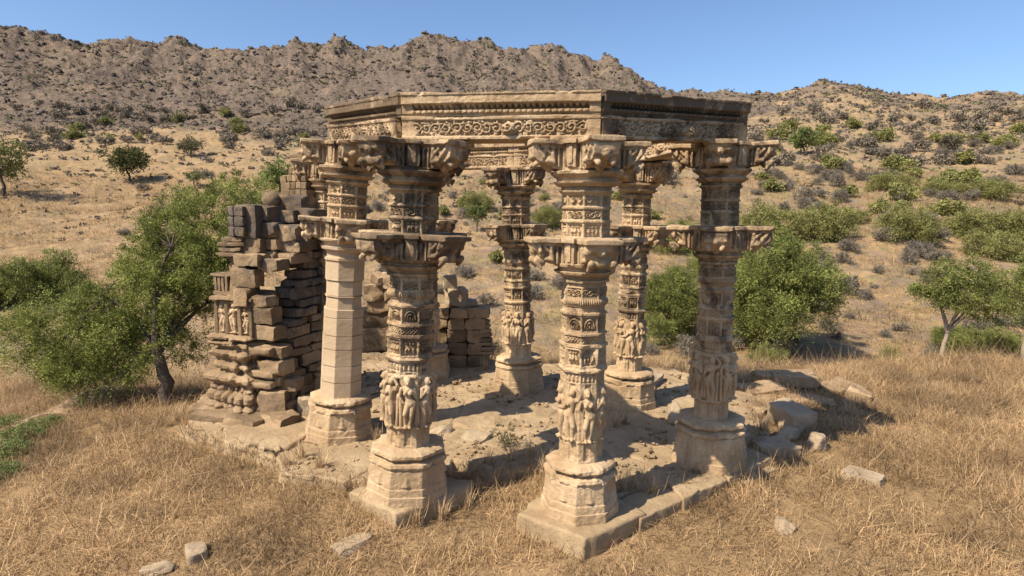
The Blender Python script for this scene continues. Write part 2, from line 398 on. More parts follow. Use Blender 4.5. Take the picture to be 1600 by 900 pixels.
# ---------------------------------------------------------------- carved pillars
def rpoly(th,n,rot=0):
    a=2*PI/n; return 1/np.cos(((th+rot)%a)-a/2)*math.cos(0)
def lathe(name,prof,rfun,nth=256,dz=.006,caps=True):
    """prof: list of (z, r) corner points resampled finely; rfun(th,z,r)->radius"""
    P=np.array(prof,float); seg=np.hypot(np.diff(P[:,0]),np.diff(P[:,1])); s=np.concatenate([[0],np.cumsum(seg)])
    ss=np.unique(np.concatenate([np.arange(0,s[-1],dz),s])); z=np.interp(ss,s,P[:,0]); r=np.interp(ss,s,P[:,1])
    th=np.arange(nth)/nth*2*PI
    T,Z=np.meshgrid(th,z,indexing='ij'); R=rfun(T,Z,np.broadcast_to(r,T.shape))
    V=np.stack([R*np.cos(T),R*np.sin(T),Z],-1).reshape(-1,3); nz=len(z); F=[gridF(nth,nz,True)]
    T3=[]
    if caps:
        k=len(V); V=np.concatenate([V,[[0,0,z[0]],[0,0,z[-1]]]]); i=np.arange(nth); j=(i+1)%nth
        T3=np.concatenate([np.stack([j*nz,i*nz,i*0+k],1),np.stack([i*nz+nz-1,j*nz+nz-1,i*0+k+1],1)])
    return mk_mesh(name,V,np.concatenate(F),T3,smooth=False)
def wear(T,Z,R,amp,seed,f=5):
    x,y=R*np.cos(T),R*np.sin(T)
    a=fbm(x*f,y*f,Z*f,4,seed)+.6*fbm(x*24,y*24,Z*24,3,seed+2); chip=np.clip(fbm(x*3.1,y*3.1,Z*3.6,3,seed+5)-.55,0,1)
    return amp*a-.09*chip
# relief patterns: u in [-1,1] across a panel, v in [0,1] up it, k panel id; return 0..1
def pat_fig(u,v,k):
    b=0
    for c in (-.5,.0,.5):
        sway=.08*np.sin(v*7+k*2+c*9)
        uu=u-c-sway
        b=np.maximum(b,np.exp(-(uu/.13)**2)*sst(.05,.15,v)*sst(.72,.62,v)*(.75+.25*np.cos(v*16)))
        b=np.maximum(b,np.exp(-((uu/.11)**2+((v-.8)/.09)**2)))
        b=np.maximum(b,.7*np.exp(-((np.abs(uu)-.17)/.06)**2)*sst(.3,.4,v)*sst(.68,.6,v))
    return b
def pat_loz(u,v,k):
    a=np.abs(((u*2+v*1.6)%1)-.5)*2; b=np.abs(((u*2-v*1.6)%1)-.5)*2
    return sst(.3,.7,np.maximum(a,b))
def pat_scroll(u,v,k):
    c=np.round(u*1.5)/1.5; du=(u-c)*1.3; dv=(v-.5)*1.5; rho=np.hypot(du,dv); ph=np.arctan2(dv,du)*np.where(((c*1.5).astype(int)%2)==0,1,-1)
    return (.5+.5*np.cos(ph+rho*16))*sst(.75,.5,rho)+.35*sst(.1,0,np.abs(rho-.62))
def pat_arch(u,v,k):
    d=np.hypot(u*.9,(v-.35)*1.2); ring=np.exp(-((d-.62)/.09)**2)*(v>.2)+np.exp(-((d-.36)/.07)**2)*(v>.15)
    return np.clip(ring+np.exp(-((u/.14)**2+((v-.35)/.25)**2)),0,1)
def pat_swag(u,v,k):
    y=.75-.45*np.abs(np.sin(PI*(u+1)*1.0)); return np.clip(np.exp(-((v-y)/.08)**2)+.8*np.exp(-(((np.abs(u)-.5)/.12)**2+((v-.75)/.12)**2)),0,1)
def pat_flute(u,v,k):
    return (.5+.5*np.cos(u*PI*3))*sst(0,.2,v)*sst(1.,.8,v+.12*np.cos(u*PI*3))
def pat_bead(u,v,k): return np.sqrt(np.clip(1-((((u*4)%1)-.5)/.42)**2-((v-.5)/.45)**2,0,1))
def pat_teeth(u,v,k): return (v>np.abs(((u*3)%1)-.5)*1.8).astype(float)
PAT=dict(fig=pat_fig,loz=pat_loz,scroll=pat_scroll,arch=pat_arch,swag=pat_swag,flute=pat_flute,bead=pat_bead,teeth=pat_teeth)
def relief(T,Z,bands,npan,rot=0):
    out=np.zeros(T.shape); w=2*PI/npan; tt=((T+rot)%(2*PI))/w; k=np.floor(tt); u=(tt-k)*2-1
    for z0,z1,p,d in bands:
        v=(Z-z0)/(z1-z0); m=(v>=0)&(v<=1)
        if p in ('bead','teeth'): out=np.where(m,PAT[p](u,np.clip(v,0,1),k)*d,out); continue
        uu=u/.84; vv=(v-.08)/.84; ins=(np.abs(uu)<1)&(vv>0)&(vv<1)
        pat=PAT[p](np.clip(uu,-1,1),np.clip(vv,0,1),k)*d-d*.75
        out=np.where(m,np.where(ins,pat,0.0),out)
    return out
LOW_PROF=[(.58,.262),(.92,.262),(1.58,.262),(1.585,.262),(1.70,.262),(1.705,.285),(1.735,.295),(1.75,.275),(1.76,.268),(1.99,.272),(2.0,.29),(2.03,.29),(2.035,.262),(2.13,.258),(2.135,.28),(2.16,.28),(2.165,.255),(2.36,.255),(2.37,.275),(2.395,.275),(2.40,.25),(2.42,.245),(2.46,.245),(2.465,.262),(2.68,.262),(2.69,.25),(2.73,.25),(2.735,.285),(2.765,.29),(2.77,.265),(2.80,.265),(2.83,.33),(2.86,.345),(2.865,.30),(2.895,.30),(2.92,.36),(2.95,.37),(2.96,.30)]
LOW_PROF=[(z,r*.89 if z<2.8 else r*.95) for z,r in LOW_PROF]
LOW_BANDS=[(1.58,1.70,'flute',.022),(1.765,1.985,'fig',.046),(2.04,2.13,'loz',.022),(2.17,2.355,'arch',.036),(2.47,2.56,'bead',.024),(2.565,2.68,'scroll',.034),(2.772,2.80,'bead',.016)]
def make_low(seed,dark=0):
    def rf(T,Z,R):
        oct_=rpoly(T,8,PI/8); sq=rpoly(T,4,PI/4); w=sst(1.72,1.5,Z)*.35
        base=oct_*(1-w*0)+0
        # lower part: twelve-sided stepped core behind the figures
        st=np.where((np.abs(((T+PI/8)%(PI/4))-PI/8)<.14)&(Z<1.57)&(Z>.66),.015,0)
        r=R*base*(.965)-st*1.2+relief(T,Z,LOW_BANDS,8,PI/8)*1.1
        r=np.where((Z>2.82),R*(base*.5+.5)*.985,r)
        return r+wear(T,Z,R,.006,seed)
    return lathe('shaft',LOW_PROF,rf,272,.0062)
UP_PROF=[(3.22,.25),(3.40,.25),(3.405,.262),(3.425,.262),(3.43,.245),(3.55,.245),(3.555,.26),(3.575,.26),(3.58,.245),(3.71,.245),(3.72,.255),(3.735,.275),(3.755,.28),(3.76,.25),(3.79,.25),(3.80,.29),(3.83,.335),(3.85,.345),(3.855,.31),(3.885,.31),(3.93,.375),(3.96,.385),(3.97,.33),(4.0,.33)]
UP_BANDS=[(3.235,3.395,'fig',.038),(3.43,3.55,'scroll',.034),(3.58,3.71,'swag',.034),(3.762,3.79,'bead',.014)]
def make_up(seed):
    def rf(T,Z,R):
        b=rpoly(T,8,PI/8); r=R*b*.965+relief(T,Z,UP_BANDS,8,PI/8)
        r=np.where(Z>3.82,R*(b*.5+.5)*.99,r)
        return r+wear(T,Z,R,.005,seed)
    return lathe('upper_shaft',UP_PROF,rf,272,.006)
def make_ped(seed):
    pr=[(-.03,.53),(.10,.525),(.105,.508),(.19,.503),(.195,.492),(.40,.475),(.425,.465)]
    def rf(T,Z,R):
        b=rpoly(T,8,PI/8)*.93; a=PI/4; u=(((T+PI/8)%a)-a/2)/(a/2)
        tri=np.clip(1-np.abs(u)*2.6-np.abs(Z-.29)/.11*0-np.clip((Z-.22)/.17,0,1),0,1)*(Z>.22)*.03
        return R*b+tri+wear(T,Z,R,.006,seed)*1.0+.003*(_h((u*3).astype(np.int64),np.floor(Z*6).astype(np.int64),0,seed)-.5)
    return lathe('pedestal',pr,rf,224,.009)
def make_disc(seed):
    pr=[(.405,.40),(.43,.48),(.46,.495),(.495,.485),(.51,.42),(.52,.39),(.53,.43),(.56,.47),(.595,.465),(.615,.43),(.63,.36)]
    def rf(T,Z,R):
        b=rpoly(T,8,PI/8)*.94; c=np.clip(fbm(np.cos(T)*2.2,np.sin(T)*2.2,Z*6,3,seed+4)-.25,0,1)
        return R*b-.10*c+.012*fbm(np.cos(T)*6,np.sin(T)*6,Z*15,3,seed)
    return lathe('base_moulding',pr,rf,224,.007)
def make_plain(seed):
    z=.58;pr=[];r=.262; q=random.Random(seed)
    hs=[.28,.24,.25,.20,.26,.32,.22]
    for i,h in enumerate(hs):
        rr=.262-.004*i+q.uniform(-.008,.012)
        if i==5: pr+=[(z,rr),(z+.12,rr),(z+.125,rr-.02),(z+h-.01,rr-.03)]
        else: pr+=[(z,rr),(z+h-.006,rr)]
        pr+=[(z+h-.012,rr-.004),(z+h-.01,rr-.028),(z+h-.002,rr-.028)]
        z+=h
    pr+=[(z,.25),(z+.26,.25),(2.62+.0,.25)] if z<2.6 else []
    pr+=[(2.63,.25),(2.64,.27),(2.68,.27),(2.69,.25),(2.76,.25),(2.80,.32),(2.84,.33),(2.845,.29),(2.88,.29),(2.92,.36),(2.95,.37),(2.96,.3)]
    def rf(T,Z,R):
        d=np.floor(Z/.24); b=rpoly(T,8,PI/8); b=np.where(Z>2.68,b*.5+.5,b)
        return R*b*.97+wear(T,Z,R,.002,seed,3)*.35
    return lathe('shaft',pr,rf,224,.007)
def make_core(seed):
    """square block the brackets spring from; z 0 is its top"""
    pr=[(-.33,.30),(-.30,.31),(-.29,.33),(-.02,.335),(0,.33)]
    def rf(T,Z,R):
        b=rpoly(T,4,PI/4)*.86; b=np.minimum(b,1.16)
        u=(((T+PI/4)%(PI/2))-PI/4)/(PI/4); v=(Z+.29)/.25
        p=np.where((v>0)&(v<1),.028*PAT['fig'](np.clip(((u+3)%1)*2-1,-1,1),np.clip(v,0,1),np.floor(u))-.018,0)
        cor=np.where(np.abs(u)>.72,.02,0)
        return R*b+p+cor+wear(T,Z,R,.005,seed)
    me=lathe('capital_block',pr,rf,224,.007); A=Acc()
    for i in range(4):
        a=PI/4+i*PI/2
        A.add(*block((.33*math.cos(a),.33*math.sin(a),-.30),(.13,.13,.30),a,.02,.004,seed+i,6)); A.add(*block((.36*math.cos(a),.36*math.sin(a),-.26),(.10,.05,.20),a,.02,.004,seed+9+i,5))
        A.add(*block((.36*math.cos(a),.36*math.sin(a),-.05),(.16,.16,.05),a,.02,.004,seed+19+i,5))
    b=A.mesh('x'); bm=bmesh.new(); bm.from_mesh(me); bm.from_mesh(b); bm.to_mesh(me); bm.free(); bpy.data.meshes.remove(b); return me
def make_bracket(seed,kind):
    """springs along +X from the core, top face at z=0, tip at r .86"""
    A=Acc(); q=random.Random(seed)
    A.add(*block((.56,0,-.055),(.60,.37,.055),0,.02,.006,seed,9))
    A.add(*block((.50,0,-.085),(.46,.31,.04),0,.015,.004,seed+1,6))
    # corbel: one extruded profile
    pf=np.array([(.2,-.03),(.80,-.03),(.83,-.06),(.80,-.12),(.74,-.15),(.72,-.19),(.62,-.22),(.58,-.26),(.46,-.275),(.38,-.30),(.2,-.31)]) if kind==0 else np.array([(.2,-.03),(.78,-.03),(.84,-.08),(.82,-.17),(.74,-.22),(.60,-.23),(.54,-.28),(.40,-.30),(.2,-.31)])
    m_=len(pf); i_=np.arange(m_); j_=(i_+1)%m_; hw=.125
    Vp=np.concatenate([np.stack([pf[:,0],pf[:,0]*0-hw,pf[:,1]],1),np.stack([pf[:,0],pf[:,0]*0+hw,pf[:,1]],1),[[.4,-hw,-.1],[.4,hw,-.1]]])
    A.add(Vp,np.stack([i_,j_,j_+m_,i_+m_],1),np.concatenate([np.stack([j_,i_,i_*0+2*m_],1),np.stack([i_+m_,j_+m_,i_*0+2*m_+1],1)]))
    for s in (-1,1):                                   # carved side panels
        A.add(*block((.39,s*.135,-.29),(.045,.05,.23),0,.01,.002,seed+3,4)); A.add(*block((.47,s*.13,-.27),(.03,.05,.21),0,.01,.002,seed+4,4))
        A.add(*ellip((.56,s*.13,-.10),(.035,.04,.04))); A.add(*capsule((.56,s*.13,-.14),(.54,s*.14,-.22),.04,.03)); A.add(*capsule((.54,s*.14,-.22),(.64,s*.14,-.21),.028,.022))
        A.add(*capsule((.60,s*.14,-.13),(.66,s*.145,-.09),.022,.02)); A.add(*capsule((.68,s*.13,-.17),(.76,s*.13,-.10),.03,.026)); A.add(*ellip((.77,s*.12,-.08),(.03,.03,.03)))
    if kind==0:      # crouching bearer holding up the slab
        A.add(*ellip((.66,0,-.20),(.085,.10,.085))); A.add(*ellip((.71,0,-.23),(.06,.075,.055)))
        A.add(*capsule((.70,0,-.15),(.73,0,-.12),.045,.04)); A.add(*ellip((.765,0,-.115),(.058,.055,.066)))
        A.add(*capsule((.81,0,-.125),(.825,0,-.135),.012,.012)); A.add(*capsule((.745,-.062,-.12),(.745,-.07,-.13),.014,.012)); A.add(*capsule((.745,.062,-.12),(.745,.07,-.13),.014,.012))
        A.add(*ellip((.75,0,-.065),(.05,.06,.03)))
        for s in (-1,1):
            A.add(*ellip((.808,s*.022,-.105),(.012,.013,.009)))
            A.add(*capsule((.68,s*.10,-.16),(.72,s*.155,-.13),.034,.028)); A.add(*capsule((.72,s*.155,-.13),(.73,s*.135,-.05),.028,.024))
            A.add(*capsule((.66,s*.08,-.25),(.77,s*.11,-.235),.042,.036)); A.add(*capsule((.77,s*.11,-.235),(.70,s*.12,-.30),.034,.024))
    else:            # drooping scroll with a lion-like head
        A.add(*ellip((.74,0,-.13),(.085,.075,.075))); A.add(*ellip((.81,0,-.16),(.05,.05,.045))); A.add(*capsule((.66,0,-.18),(.56,0,-.27),.075,.05))
        for s in (-1,1):
            A.add(*ellip((.77,s*.05,-.08),(.03,.025,.03))); A.add(*capsule((.70,s*.08,-.20),(.80,s*.07,-.25),.035,.028)); A.add(*ellip((.60,s*.11,-.20),(.05,.04,.06)))
            A.add(*ellip((.66,s*.10,-.12),(.04,.05,.035)))
    me=remeshed(A,'bracket',.0075,0); return me
def make_figure(seed):
    """standing relief figure, 0.64 high, back against x=0 plane, facing +X"""
    A=Acc(); q=random.Random(seed); sw=q.choice((-1,1)); k=.64
    def P(x,y,z): return (x*k,y*k*sw,z*k)
    A.add(*ellip(P(.10,.02,.90),(.046,.044,.055))); A.add(*ellip(P(.05,.03,.93),(.05,.055,.05))) # head, hair bun
    A.add(*capsule(P(.175,.02,.895),P(.18,.02,.88),.008,.009))
    A.add(*capsule(P(.08,.02,.80),P(.09,.02,.86),.022,.022))
    A.add(*capsule(P(.08,-.05,.755),P(.08,.10,.765),.034,.034))   # shoulders
    A.add(*capsule(P(.09,.02,.74),P(.09,.01,.60),.055,.040)); A.add(*capsule(P(.09,.0,.60),P(.09,-.05,.50),.045,.062))
    for s in (-1,1): A.add(*ellip(P(.16,.02+s*.055,.70),(.028,.028,.028))) if q.random()<.75 else None
    A.add(*capsule(P(.09,-.10,.49),P(.12,-.07,.28),.05,.034)); A.add(*capsule(P(.12,-.07,.28),P(.10,-.04,.05),.032,.022))
    A.add(*capsule(P(.09,.0,.49),P(.14,.07,.29),.048,.034)); A.add(*capsule(P(.14,.07,.29),P(.08,.04,.06),.03,.022))
    A.add(*ellip(P(.13,-.04,.03),(.04,.025,.018))); A.add(*ellip(P(.13,.05,.03),(.04,.025,.018)))
    A.add(*capsule(P(.09,-.12,.76),P(.10,-.17,.61),.026,.021)); A.add(*capsule(P(.10,-.17,.61),P(.16,-.06,.60 if q.random()<.5 else .74),.02,.017))
    e=q.random()<.5
    A.add(*capsule(P(.09,.16,.77),P(.10,.20,.62 if e else .86),.026,.021)); A.add(*capsule(P(.10,.20,.62 if e else .86),P(.12,.10,.50 if e else .98),.02,.016))
    A.add(*capsule(P(.02,-.22,.10),P(.02,-.20,.70),.028,.022)); A.add(*capsule(P(.02,.24,.05),P(.02,.22,.62),.026,.03))
    A.add(*capsule(P(.02,-.14,.98),P(.02,.16,.99),.03,.026)); A.add(*block(P(.0,0,-.02),(.12,.30*k*1.5,.03),0,.01,.003,seed,4)); A.add(*capsule(P(.0,0,.08),P(.0,0,.85),.08,.06))
    return remeshed(A,'carved_figure',.0085,1)
MESH=dict(low=[make_low(101),make_low(202)],up=[make_up(303),make_up(404)],ped=[make_ped(11),make_ped(12)],disc=[make_disc(21),make_disc(22)],plain=make_plain(5),core=make_core(31),br=[make_bracket(1,0),make_bracket(2,1),make_bracket(3,0)],fig=[make_figure(i) for i in (3,5,8,13)])
def capital(name,root,z,rot,var,mat,sc_=1.0):
    c=link(name,MESH['core'],mat,root,(0,0,z),rot); c.scale=(sc_,sc_,1)
    for i in range(4):
        b=link('bracket',MESH['br'][(i*2+var)%3],mat,c,(0,0,0),i*PI/2); b.scale=(.82,1.16,1.1)
    return c
HM,HT=3.237,4.298
def pillar(px,py,tx,rotdeg,label,stain_and_shade,var=0,plain=False,hs=1.0,figs=True,br=.96,ped=True,pscale=1.0):
    x,y=at(px,py,0); 
    X2=at_depth(tx,220,y)[0]; lean=math.atan2(X2-x,HT)
    root=empty('stone_pillar',(x,y,0),label,'pillar','carved pillars holding the ring of beams')
    root.rotation_euler=(0,lean,0); root.scale=(1,1,hs)
    r=math.radians(rotdeg); objs=[]
    if ped:
        objs.append(link('pedestal',MESH['ped'][var%2],M_sand,root,(0,0,0),r+PI/8*0)); objs.append(link('base_moulding',MESH['disc'][var%2],M_sand,root,(0,0,0),r))
    for o in objs: o.scale=(pscale,pscale,1)
    if plain: s=link('shaft',MESH['plain'],M_pale,root,(0,0,0),r); s['label']='plain pale eight-sided drums of a repaired shaft'
    else: s=link('shaft',MESH['low'][var%2],M_sand,root,(0,0,0),r)
    objs.append(s)
    if figs and not plain:
        for i in range(8):
            a=r+i*PI/4; f=link('carved_figure',MESH['fig'][(i*3+var)%4],M_sand,root,((.178+.03*var)*math.cos(a),(.178+.03*var)*math.sin(a),.885+.01*(i%2)),a); f.scale=(1,.84,1); objs.append(f)
    objs.append(capital('lower_capital',root,HM+.0,r,var,M_sand,br))
    objs.append(link('upper_shaft',MESH['up'][var%2],M_sand,root,(0,0,0),r))
    objs.append(capital('upper_capital',root,HT,r,var+1,M_sand,br))
    for o in root.children_recursive: o.color=(stain_and_shade*(.25 if o.name.split('.')[0] in ('pedestal','base_moulding') else .6 if 'figure' in o.name else 1),0,0,1)
    if plain: s.color=(.02,0,0,1)
    return root,(x,y),lean
PL={}
for k,a in {1:(530,676,545,-70,'repaired pillar with a plain pale shaft beside the ruined wall',.45,0,True,1.026),
            2:(636,762,648,-127,'dark-stained carved pillar with figures, standing on the pale corner plinth',.7,1,False,.9855,True,1.05),
            3:(905,790,918,-79,'carved pillar with figures nearest the camera, at the meeting of two front beams',.36,0,False,.982,True,.94,True,.87),
            4:(1108,716,1130,-22,'carved pillar at the outer end of the kerb stones, beside the fallen boulders',.62,1,False,1.015),
            5:(980,628,999,-52,'back pillar seen just right of the nearest pillar, half its shaft dark',.5,0,False,.992),
            6:(811,602,805,-136,'back pillar standing alone in the gap between the two front pillars',.65,1,False,.985)}.items():  # back pillar's dark patches are raised to paint shade onto its shaft
    PL[k]=pillar(*a)
    w_={1:1.13,2:1.14,3:1.04,6:1.1}.get(k,1.0)
    for c in PL[k][0].children:
        if 'shaft' in c.name: c.scale=(w_,w_,1)
        if 'figure' in c.name and k==2: c.location.x*=1.1; c.location.y*=1.1
# rear pillars mostly hidden
x7,y7=-1.80,12.5
def px_of(x,y): return 800+FPX*x/(y*math.cos(PITCH)+CAMZ*math.sin(PITCH))
def pillar_xy(x,y,rot,label,stain_and_shade,**kw):
    # reuse the pixel based builder
    Fd=y*math.cos(PITCH)+CAMZ*math.sin(PITCH); U=y*math.sin(PITCH)-CAMZ*math.cos(PITCH)
    u=FPX*x/Fd; v=-FPX*U/Fd; c,s=math.cos(ROLL),math.sin(ROLL)
    px=800+u*c-v*s; py=450+u*s+v*c
    return pillar(px,py,px+(6 if x<-3 else 0),rot,label,stain_and_shade,**kw)
PL[7]=pillar_xy(x7,y7,-136,'back pillar hidden behind the dark-stained front pillar',.7,var=0)
PL[8]=pillar_xy(-3.50,11.15,-75,'weathered pillar built into the inner end of the ruined wall',.5,var=1,figs=False)
# ---------------------------------------------------------------- ring of beams
CEN=np.array([-.3,9.6])
def topxy(k):
    r,(x,y),lean=PL[k]; return np.array([x+math.tan(lean)*HT,y])
def outward(k):
    p=topxy(k)-CEN; return p/np.linalg.norm(p)
def beam_course(name,a,b,ia,ib,z0a,z0b,h,kind,seed,root,mat,stain_and_shade,trim=(0,0)):
    """a,b outer corners, ia,ib inner corners (2d); swept closed section with carved outer face"""
    a,b,ia,ib=[np.array(v,float) for v in (a,b,ia,ib)]
    L=np.linalg.norm(b-a); ns=max(60,int(L/.0085)); s=np.linspace(trim[0]/L,1-trim[1]/L,ns)
    nv=int(h/.006); v=np.linspace(0,1,nv)
    nrm=np.array([(b-a)[1],-(b-a)[0]])/L
    if np.dot(nrm,(a+b)/2-CEN)<0: nrm=-nrm
    S,V=np.meshgrid(s,v,indexing='ij'); m=S*L; e=np.minimum(m-trim[0],L-trim[1]-m)
    endf=sst(.12,.125,e); endm=sst(.12,.2,e)
    def face(sd,inner):
        nz=fbm(S*L*2.2,V*2,0,4,sd)*.008+fbm(S*L*14,V*h*14,0,3,sd+3)*.004
        if kind=='cornice':
            o=.035*sst(.50,.52,V)+.0*V
            per=.066; ph=np.abs(((m/per)%1)-.5)*2
            teeth=(V>.34+.17*ph)                   # hanging pointed teeth
            rec=sst(.27,.275,V)*sst(.535,.53,V)
            o=o-endf*rec*.10*(1-.88*teeth)
            ph2=np.abs(((m/per+.5)%1)-.5)*2; row2=(V>.14)&(V<.27); o=o+endf*row2*.022*(ph2<.65)
            o=o-.015*(V<.12)+.012*sst(.86,.9,V)
        else:
            o=.012*sst(.16,.12,V)+.012*sst(.84,.88,V)
            cw=.115; mw=m+.02*fbm(m*6,V*2,sd,2,sd+11); c=np.floor(mw/cw); du=((mw/cw)-c-.5)*cw; dv=(V-.5)*h+.012*fbm(m*9,V*3,sd,2,sd+12)
            rho=np.hypot(du,dv)/.056; phi=np.arctan2(dv,du)*np.where(c%2==0,1,-1)
            sp=sst(.35,.65,.5+.5*np.cos(phi+rho*8.5))*sst(1.15,.95,rho)
            vine=np.exp(-((dv-.055*np.sin(m*2*PI/(2*cw)))/.009)**2)
            leaf=sst(-.05,.2,fbm(m*48,V*13,sd,2,sd+13))*sst(.85,1.1,rho)
            pat=np.maximum(np.maximum(sp,vine),leaf*.8)
            o=o+endm*((V>.17)&(V<.83))*(.036*pat-.028)+.0
            mid=(np.abs(m-L/2-.12)/.09)**2+((V-.45)/.3)**2; o=o+.06*np.clip(1-mid,0,1)**.5
        chip=np.clip(fbm(m*4.3,V*1.4,sd*.1,4,sd+9)-.45,0,1)*sst(.15,0,np.minimum(V,1-V))*.12
        return o+nz-chip
    fo=face(seed,False); fi=face(seed+50,True)
    z0=z0a+(z0b-z0a)*S; Zf=z0+V*h+np.where(V>.99,.012*fbm(m*1.7,m*0,0,3,seed+7),0)
    ou=a+(b-a)*S[...,None]; inn=ia+(ib-ia)*S[...,None]
    PO=np.concatenate([ou+nrm*fo[...,None],Zf[...,None]],-1)
    PI_=np.concatenate([inn-nrm*fi[...,None],Zf[...,None]],-1)[:,::-1]
    ring=np.concatenate([PO,PI_],1); n2=ring.shape[1]
    # wrap in v: build with an extra duplicate row
    i,j=np.meshgrid(np.arange(ns-1),np.arange(n2),indexing='ij'); i=i.ravel();j=j.ravel();j2=(j+1)%n2
    F=np.stack([i*n2+j,(i+1)*n2+j,(i+1)*n2+j2,i*n2+j2],1)
    caps=[]
    for row in (0,ns-1):
        jj=np.arange(nv-1); q=np.stack([row*n2+jj,row*n2+jj+1,row*n2+n2-2-jj,row*n2+n2-1-jj],1); caps.append(q)
    me=mk_mesh(name,ring.reshape(-1,3),np.concatenate([F]+caps),smooth=False)
    bm=bmesh.new(); bm.from_mesh(me); bmesh.ops.recalc_face_normals(bm,faces=bm.faces); bm.to_mesh(me); bm.free()
    o=link(name,me,mat,root); o.color=(stain_and_shade*(1 if kind=='cornice' else .6),0,0,1); return o
ZT={1:4.40,2:4.235,3:4.22,4:4.365,5:4.27,6:4.235,7:4.235,8:4.36}
def beam(k,l,label,stain_and_shade,trim=((.004,.004),(.004,.004)),tall=True,zoff=0):
    ou,inn=.29,-.20
    a=topxy(k)+outward(k)*ou; b=topxy(l)+outward(l)*ou; ia=topxy(k)+outward(k)*inn; ib=topxy(l)+outward(l)*inn
    root=empty('stone_beam',(0,0,0),label,'beam','beams of the octagonal ring')
    g=.004
    za,zb=ZT[k]+g,ZT[l]+g
    beam_course('frieze_block',a,b,ia,ib,za,zb,.243,'frieze',k*13+1,root,M_sand,stain_and_shade,trim[0])
    if tall: beam_course('cornice_block',a,b,ia,ib,za+.247,zb+.247,.25,'cornice',k*13+5,root,M_sand,stain_and_shade,trim[1])
    c=np.append((a+b)/2,za); 
    for ch in root.children: ch.data.transform(Matrix.Translation(-Vector(c)))
    root.location=c
beam(2,3,'sunlit beam with pointed teeth and scrollwork over the two front pillars',.3)
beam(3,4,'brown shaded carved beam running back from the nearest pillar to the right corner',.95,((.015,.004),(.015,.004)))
beam(1,2,'grey weathered short beam above the plain pale pillar',1.05,((.004,.16),(.004,.02)))
beam(4,5,'beam closing the right side of the ring, seen end-on at its corner',.5)
beam(5,6,'carved back beam seen under the brown beam on the right',.2)
beam(6,7,'dark back beam seen between the two front capitals',.5)
# ---------------------------------------------------------------- plinths and kerbs
def prism_block(name,corners_px,ztop,h,label,cat,group=None,mat=None,stain_and_shade=.1,amp=.02,seed=0,zs=None):
    """irregular stone slab whose top outline is given by photo points at height ztop"""
    P=np.array([at(x,y,ztop) for x,y in corners_px]); n=len(P)
    c=P.mean(0); Q=P-c
    # resample the outline
    pts=[]
    for i in range(n):
        a,b=Q[i],Q[(i+1)%n]; m=max(2,int(np.linalg.norm(b-a)/.03))
        for t in range(m): pts.append(a+(b-a)*t/m)
    pts=np.array(pts); m=len(pts); rows=[]
    prof=[(0.0,0.0),(.25,0.0),(.5,0),(.75,0),(.93,0.0),(1.0,.02),(1.02,.08),(1.02,.3),(1.02,.6),(1.02,.85)]
    for k,(zf,ins) in enumerate(prof):
        q=pts*(1-ins); z=-h+h*min(zf,1.0)
        nx=fbm(q[:,0]*5,q[:,1]*5,z*6+seed,4,seed)*amp; ny=fbm(q[:,0]*5,q[:,1]*5,z*6+seed,4,seed+40)*amp
        chip=np.clip(fbm(q[:,0]*2.5,q[:,1]*2.5,0,3,seed+3)-.2,0,1)*.1*(zf>.7)*(zf<=1.0)
        rows.append(np.stack([q[:,0]*(1-chip)+nx,q[:,1]*(1-chip)+ny,z+0*nx+(fbm(q[:,0]*4,q[:,1]*4,0,3,seed+6)*amp*.8 if zf>=1 else 0)],1))
    V=np.stack(rows,1).reshape(-1,3); R=len(prof); F=gridF(m,R,True)
    k=len(V); V=np.concatenate([V,[[0,0,fbm(np.zeros(1),np.zeros(1),0,3,seed+6)[0]*amp*.8]]]); i=np.arange(m)
    T=np.stack([i*R+R-1,((i+1)%m)*R+R-1,i*0+k],1)
    me=mk_mesh(name,V,F,T,False); o=link(name,me,mat or M_floor,None,(c[0],c[1],ztop)); o.color=(stain_and_shade,0,0,1)
    tag(o,label,cat,group); return o
PLG='slabs and plinths under the front pillars'
prism_block('plinth_block',[(546,768),(590,748),(660,740),(740,752),(735,764),(618,803)],-.01,.36,'pale plinth block under the dark-stained front pillar','stone block',PLG,seed=1)
prism_block('plinth_block',[(806,800),(850,770),(950,768),(1010,800),(914,842)],-.012,.42,'large pale plinth block under the pillar nearest the camera','stone block',PLG,seed=2)
prism_block('kerb_stone',[(1000,812),(965,782),(1035,748),(1066,781)],-.05,.24,'kerb slab nearest the camera, half lost in grass','kerb',PLG,seed=3,amp=.012)
prism_block('kerb_stone',[(1068,780),(1037,747),(1100,720),(1136,749)],-.016,.24,'kerb slab under the front edge of the right pillar','kerb',PLG,seed=4,amp=.012)
prism_block('kerb_stone',[(1138,748),(1102,719),(1165,696),(1206,715)],-.012,.24,'kerb slab at the far right end of the row','kerb',PLG,seed=5,amp=.012)
prism_block('floor_slab',[(432,714),(560,690),(600,720),(540,752),(440,738)],.0,.25,'broken pale slab in front of the plain pillar','stone slab',PLG,seed=6)
prism_block('floor_slab',[(350,668),(470,640),(500,665),(432,712),(350,690)],.03,.22,'brown slab between the ruined wall and the plain pillar','stone slab',PLG,seed=7,stain_and_shade=.4)
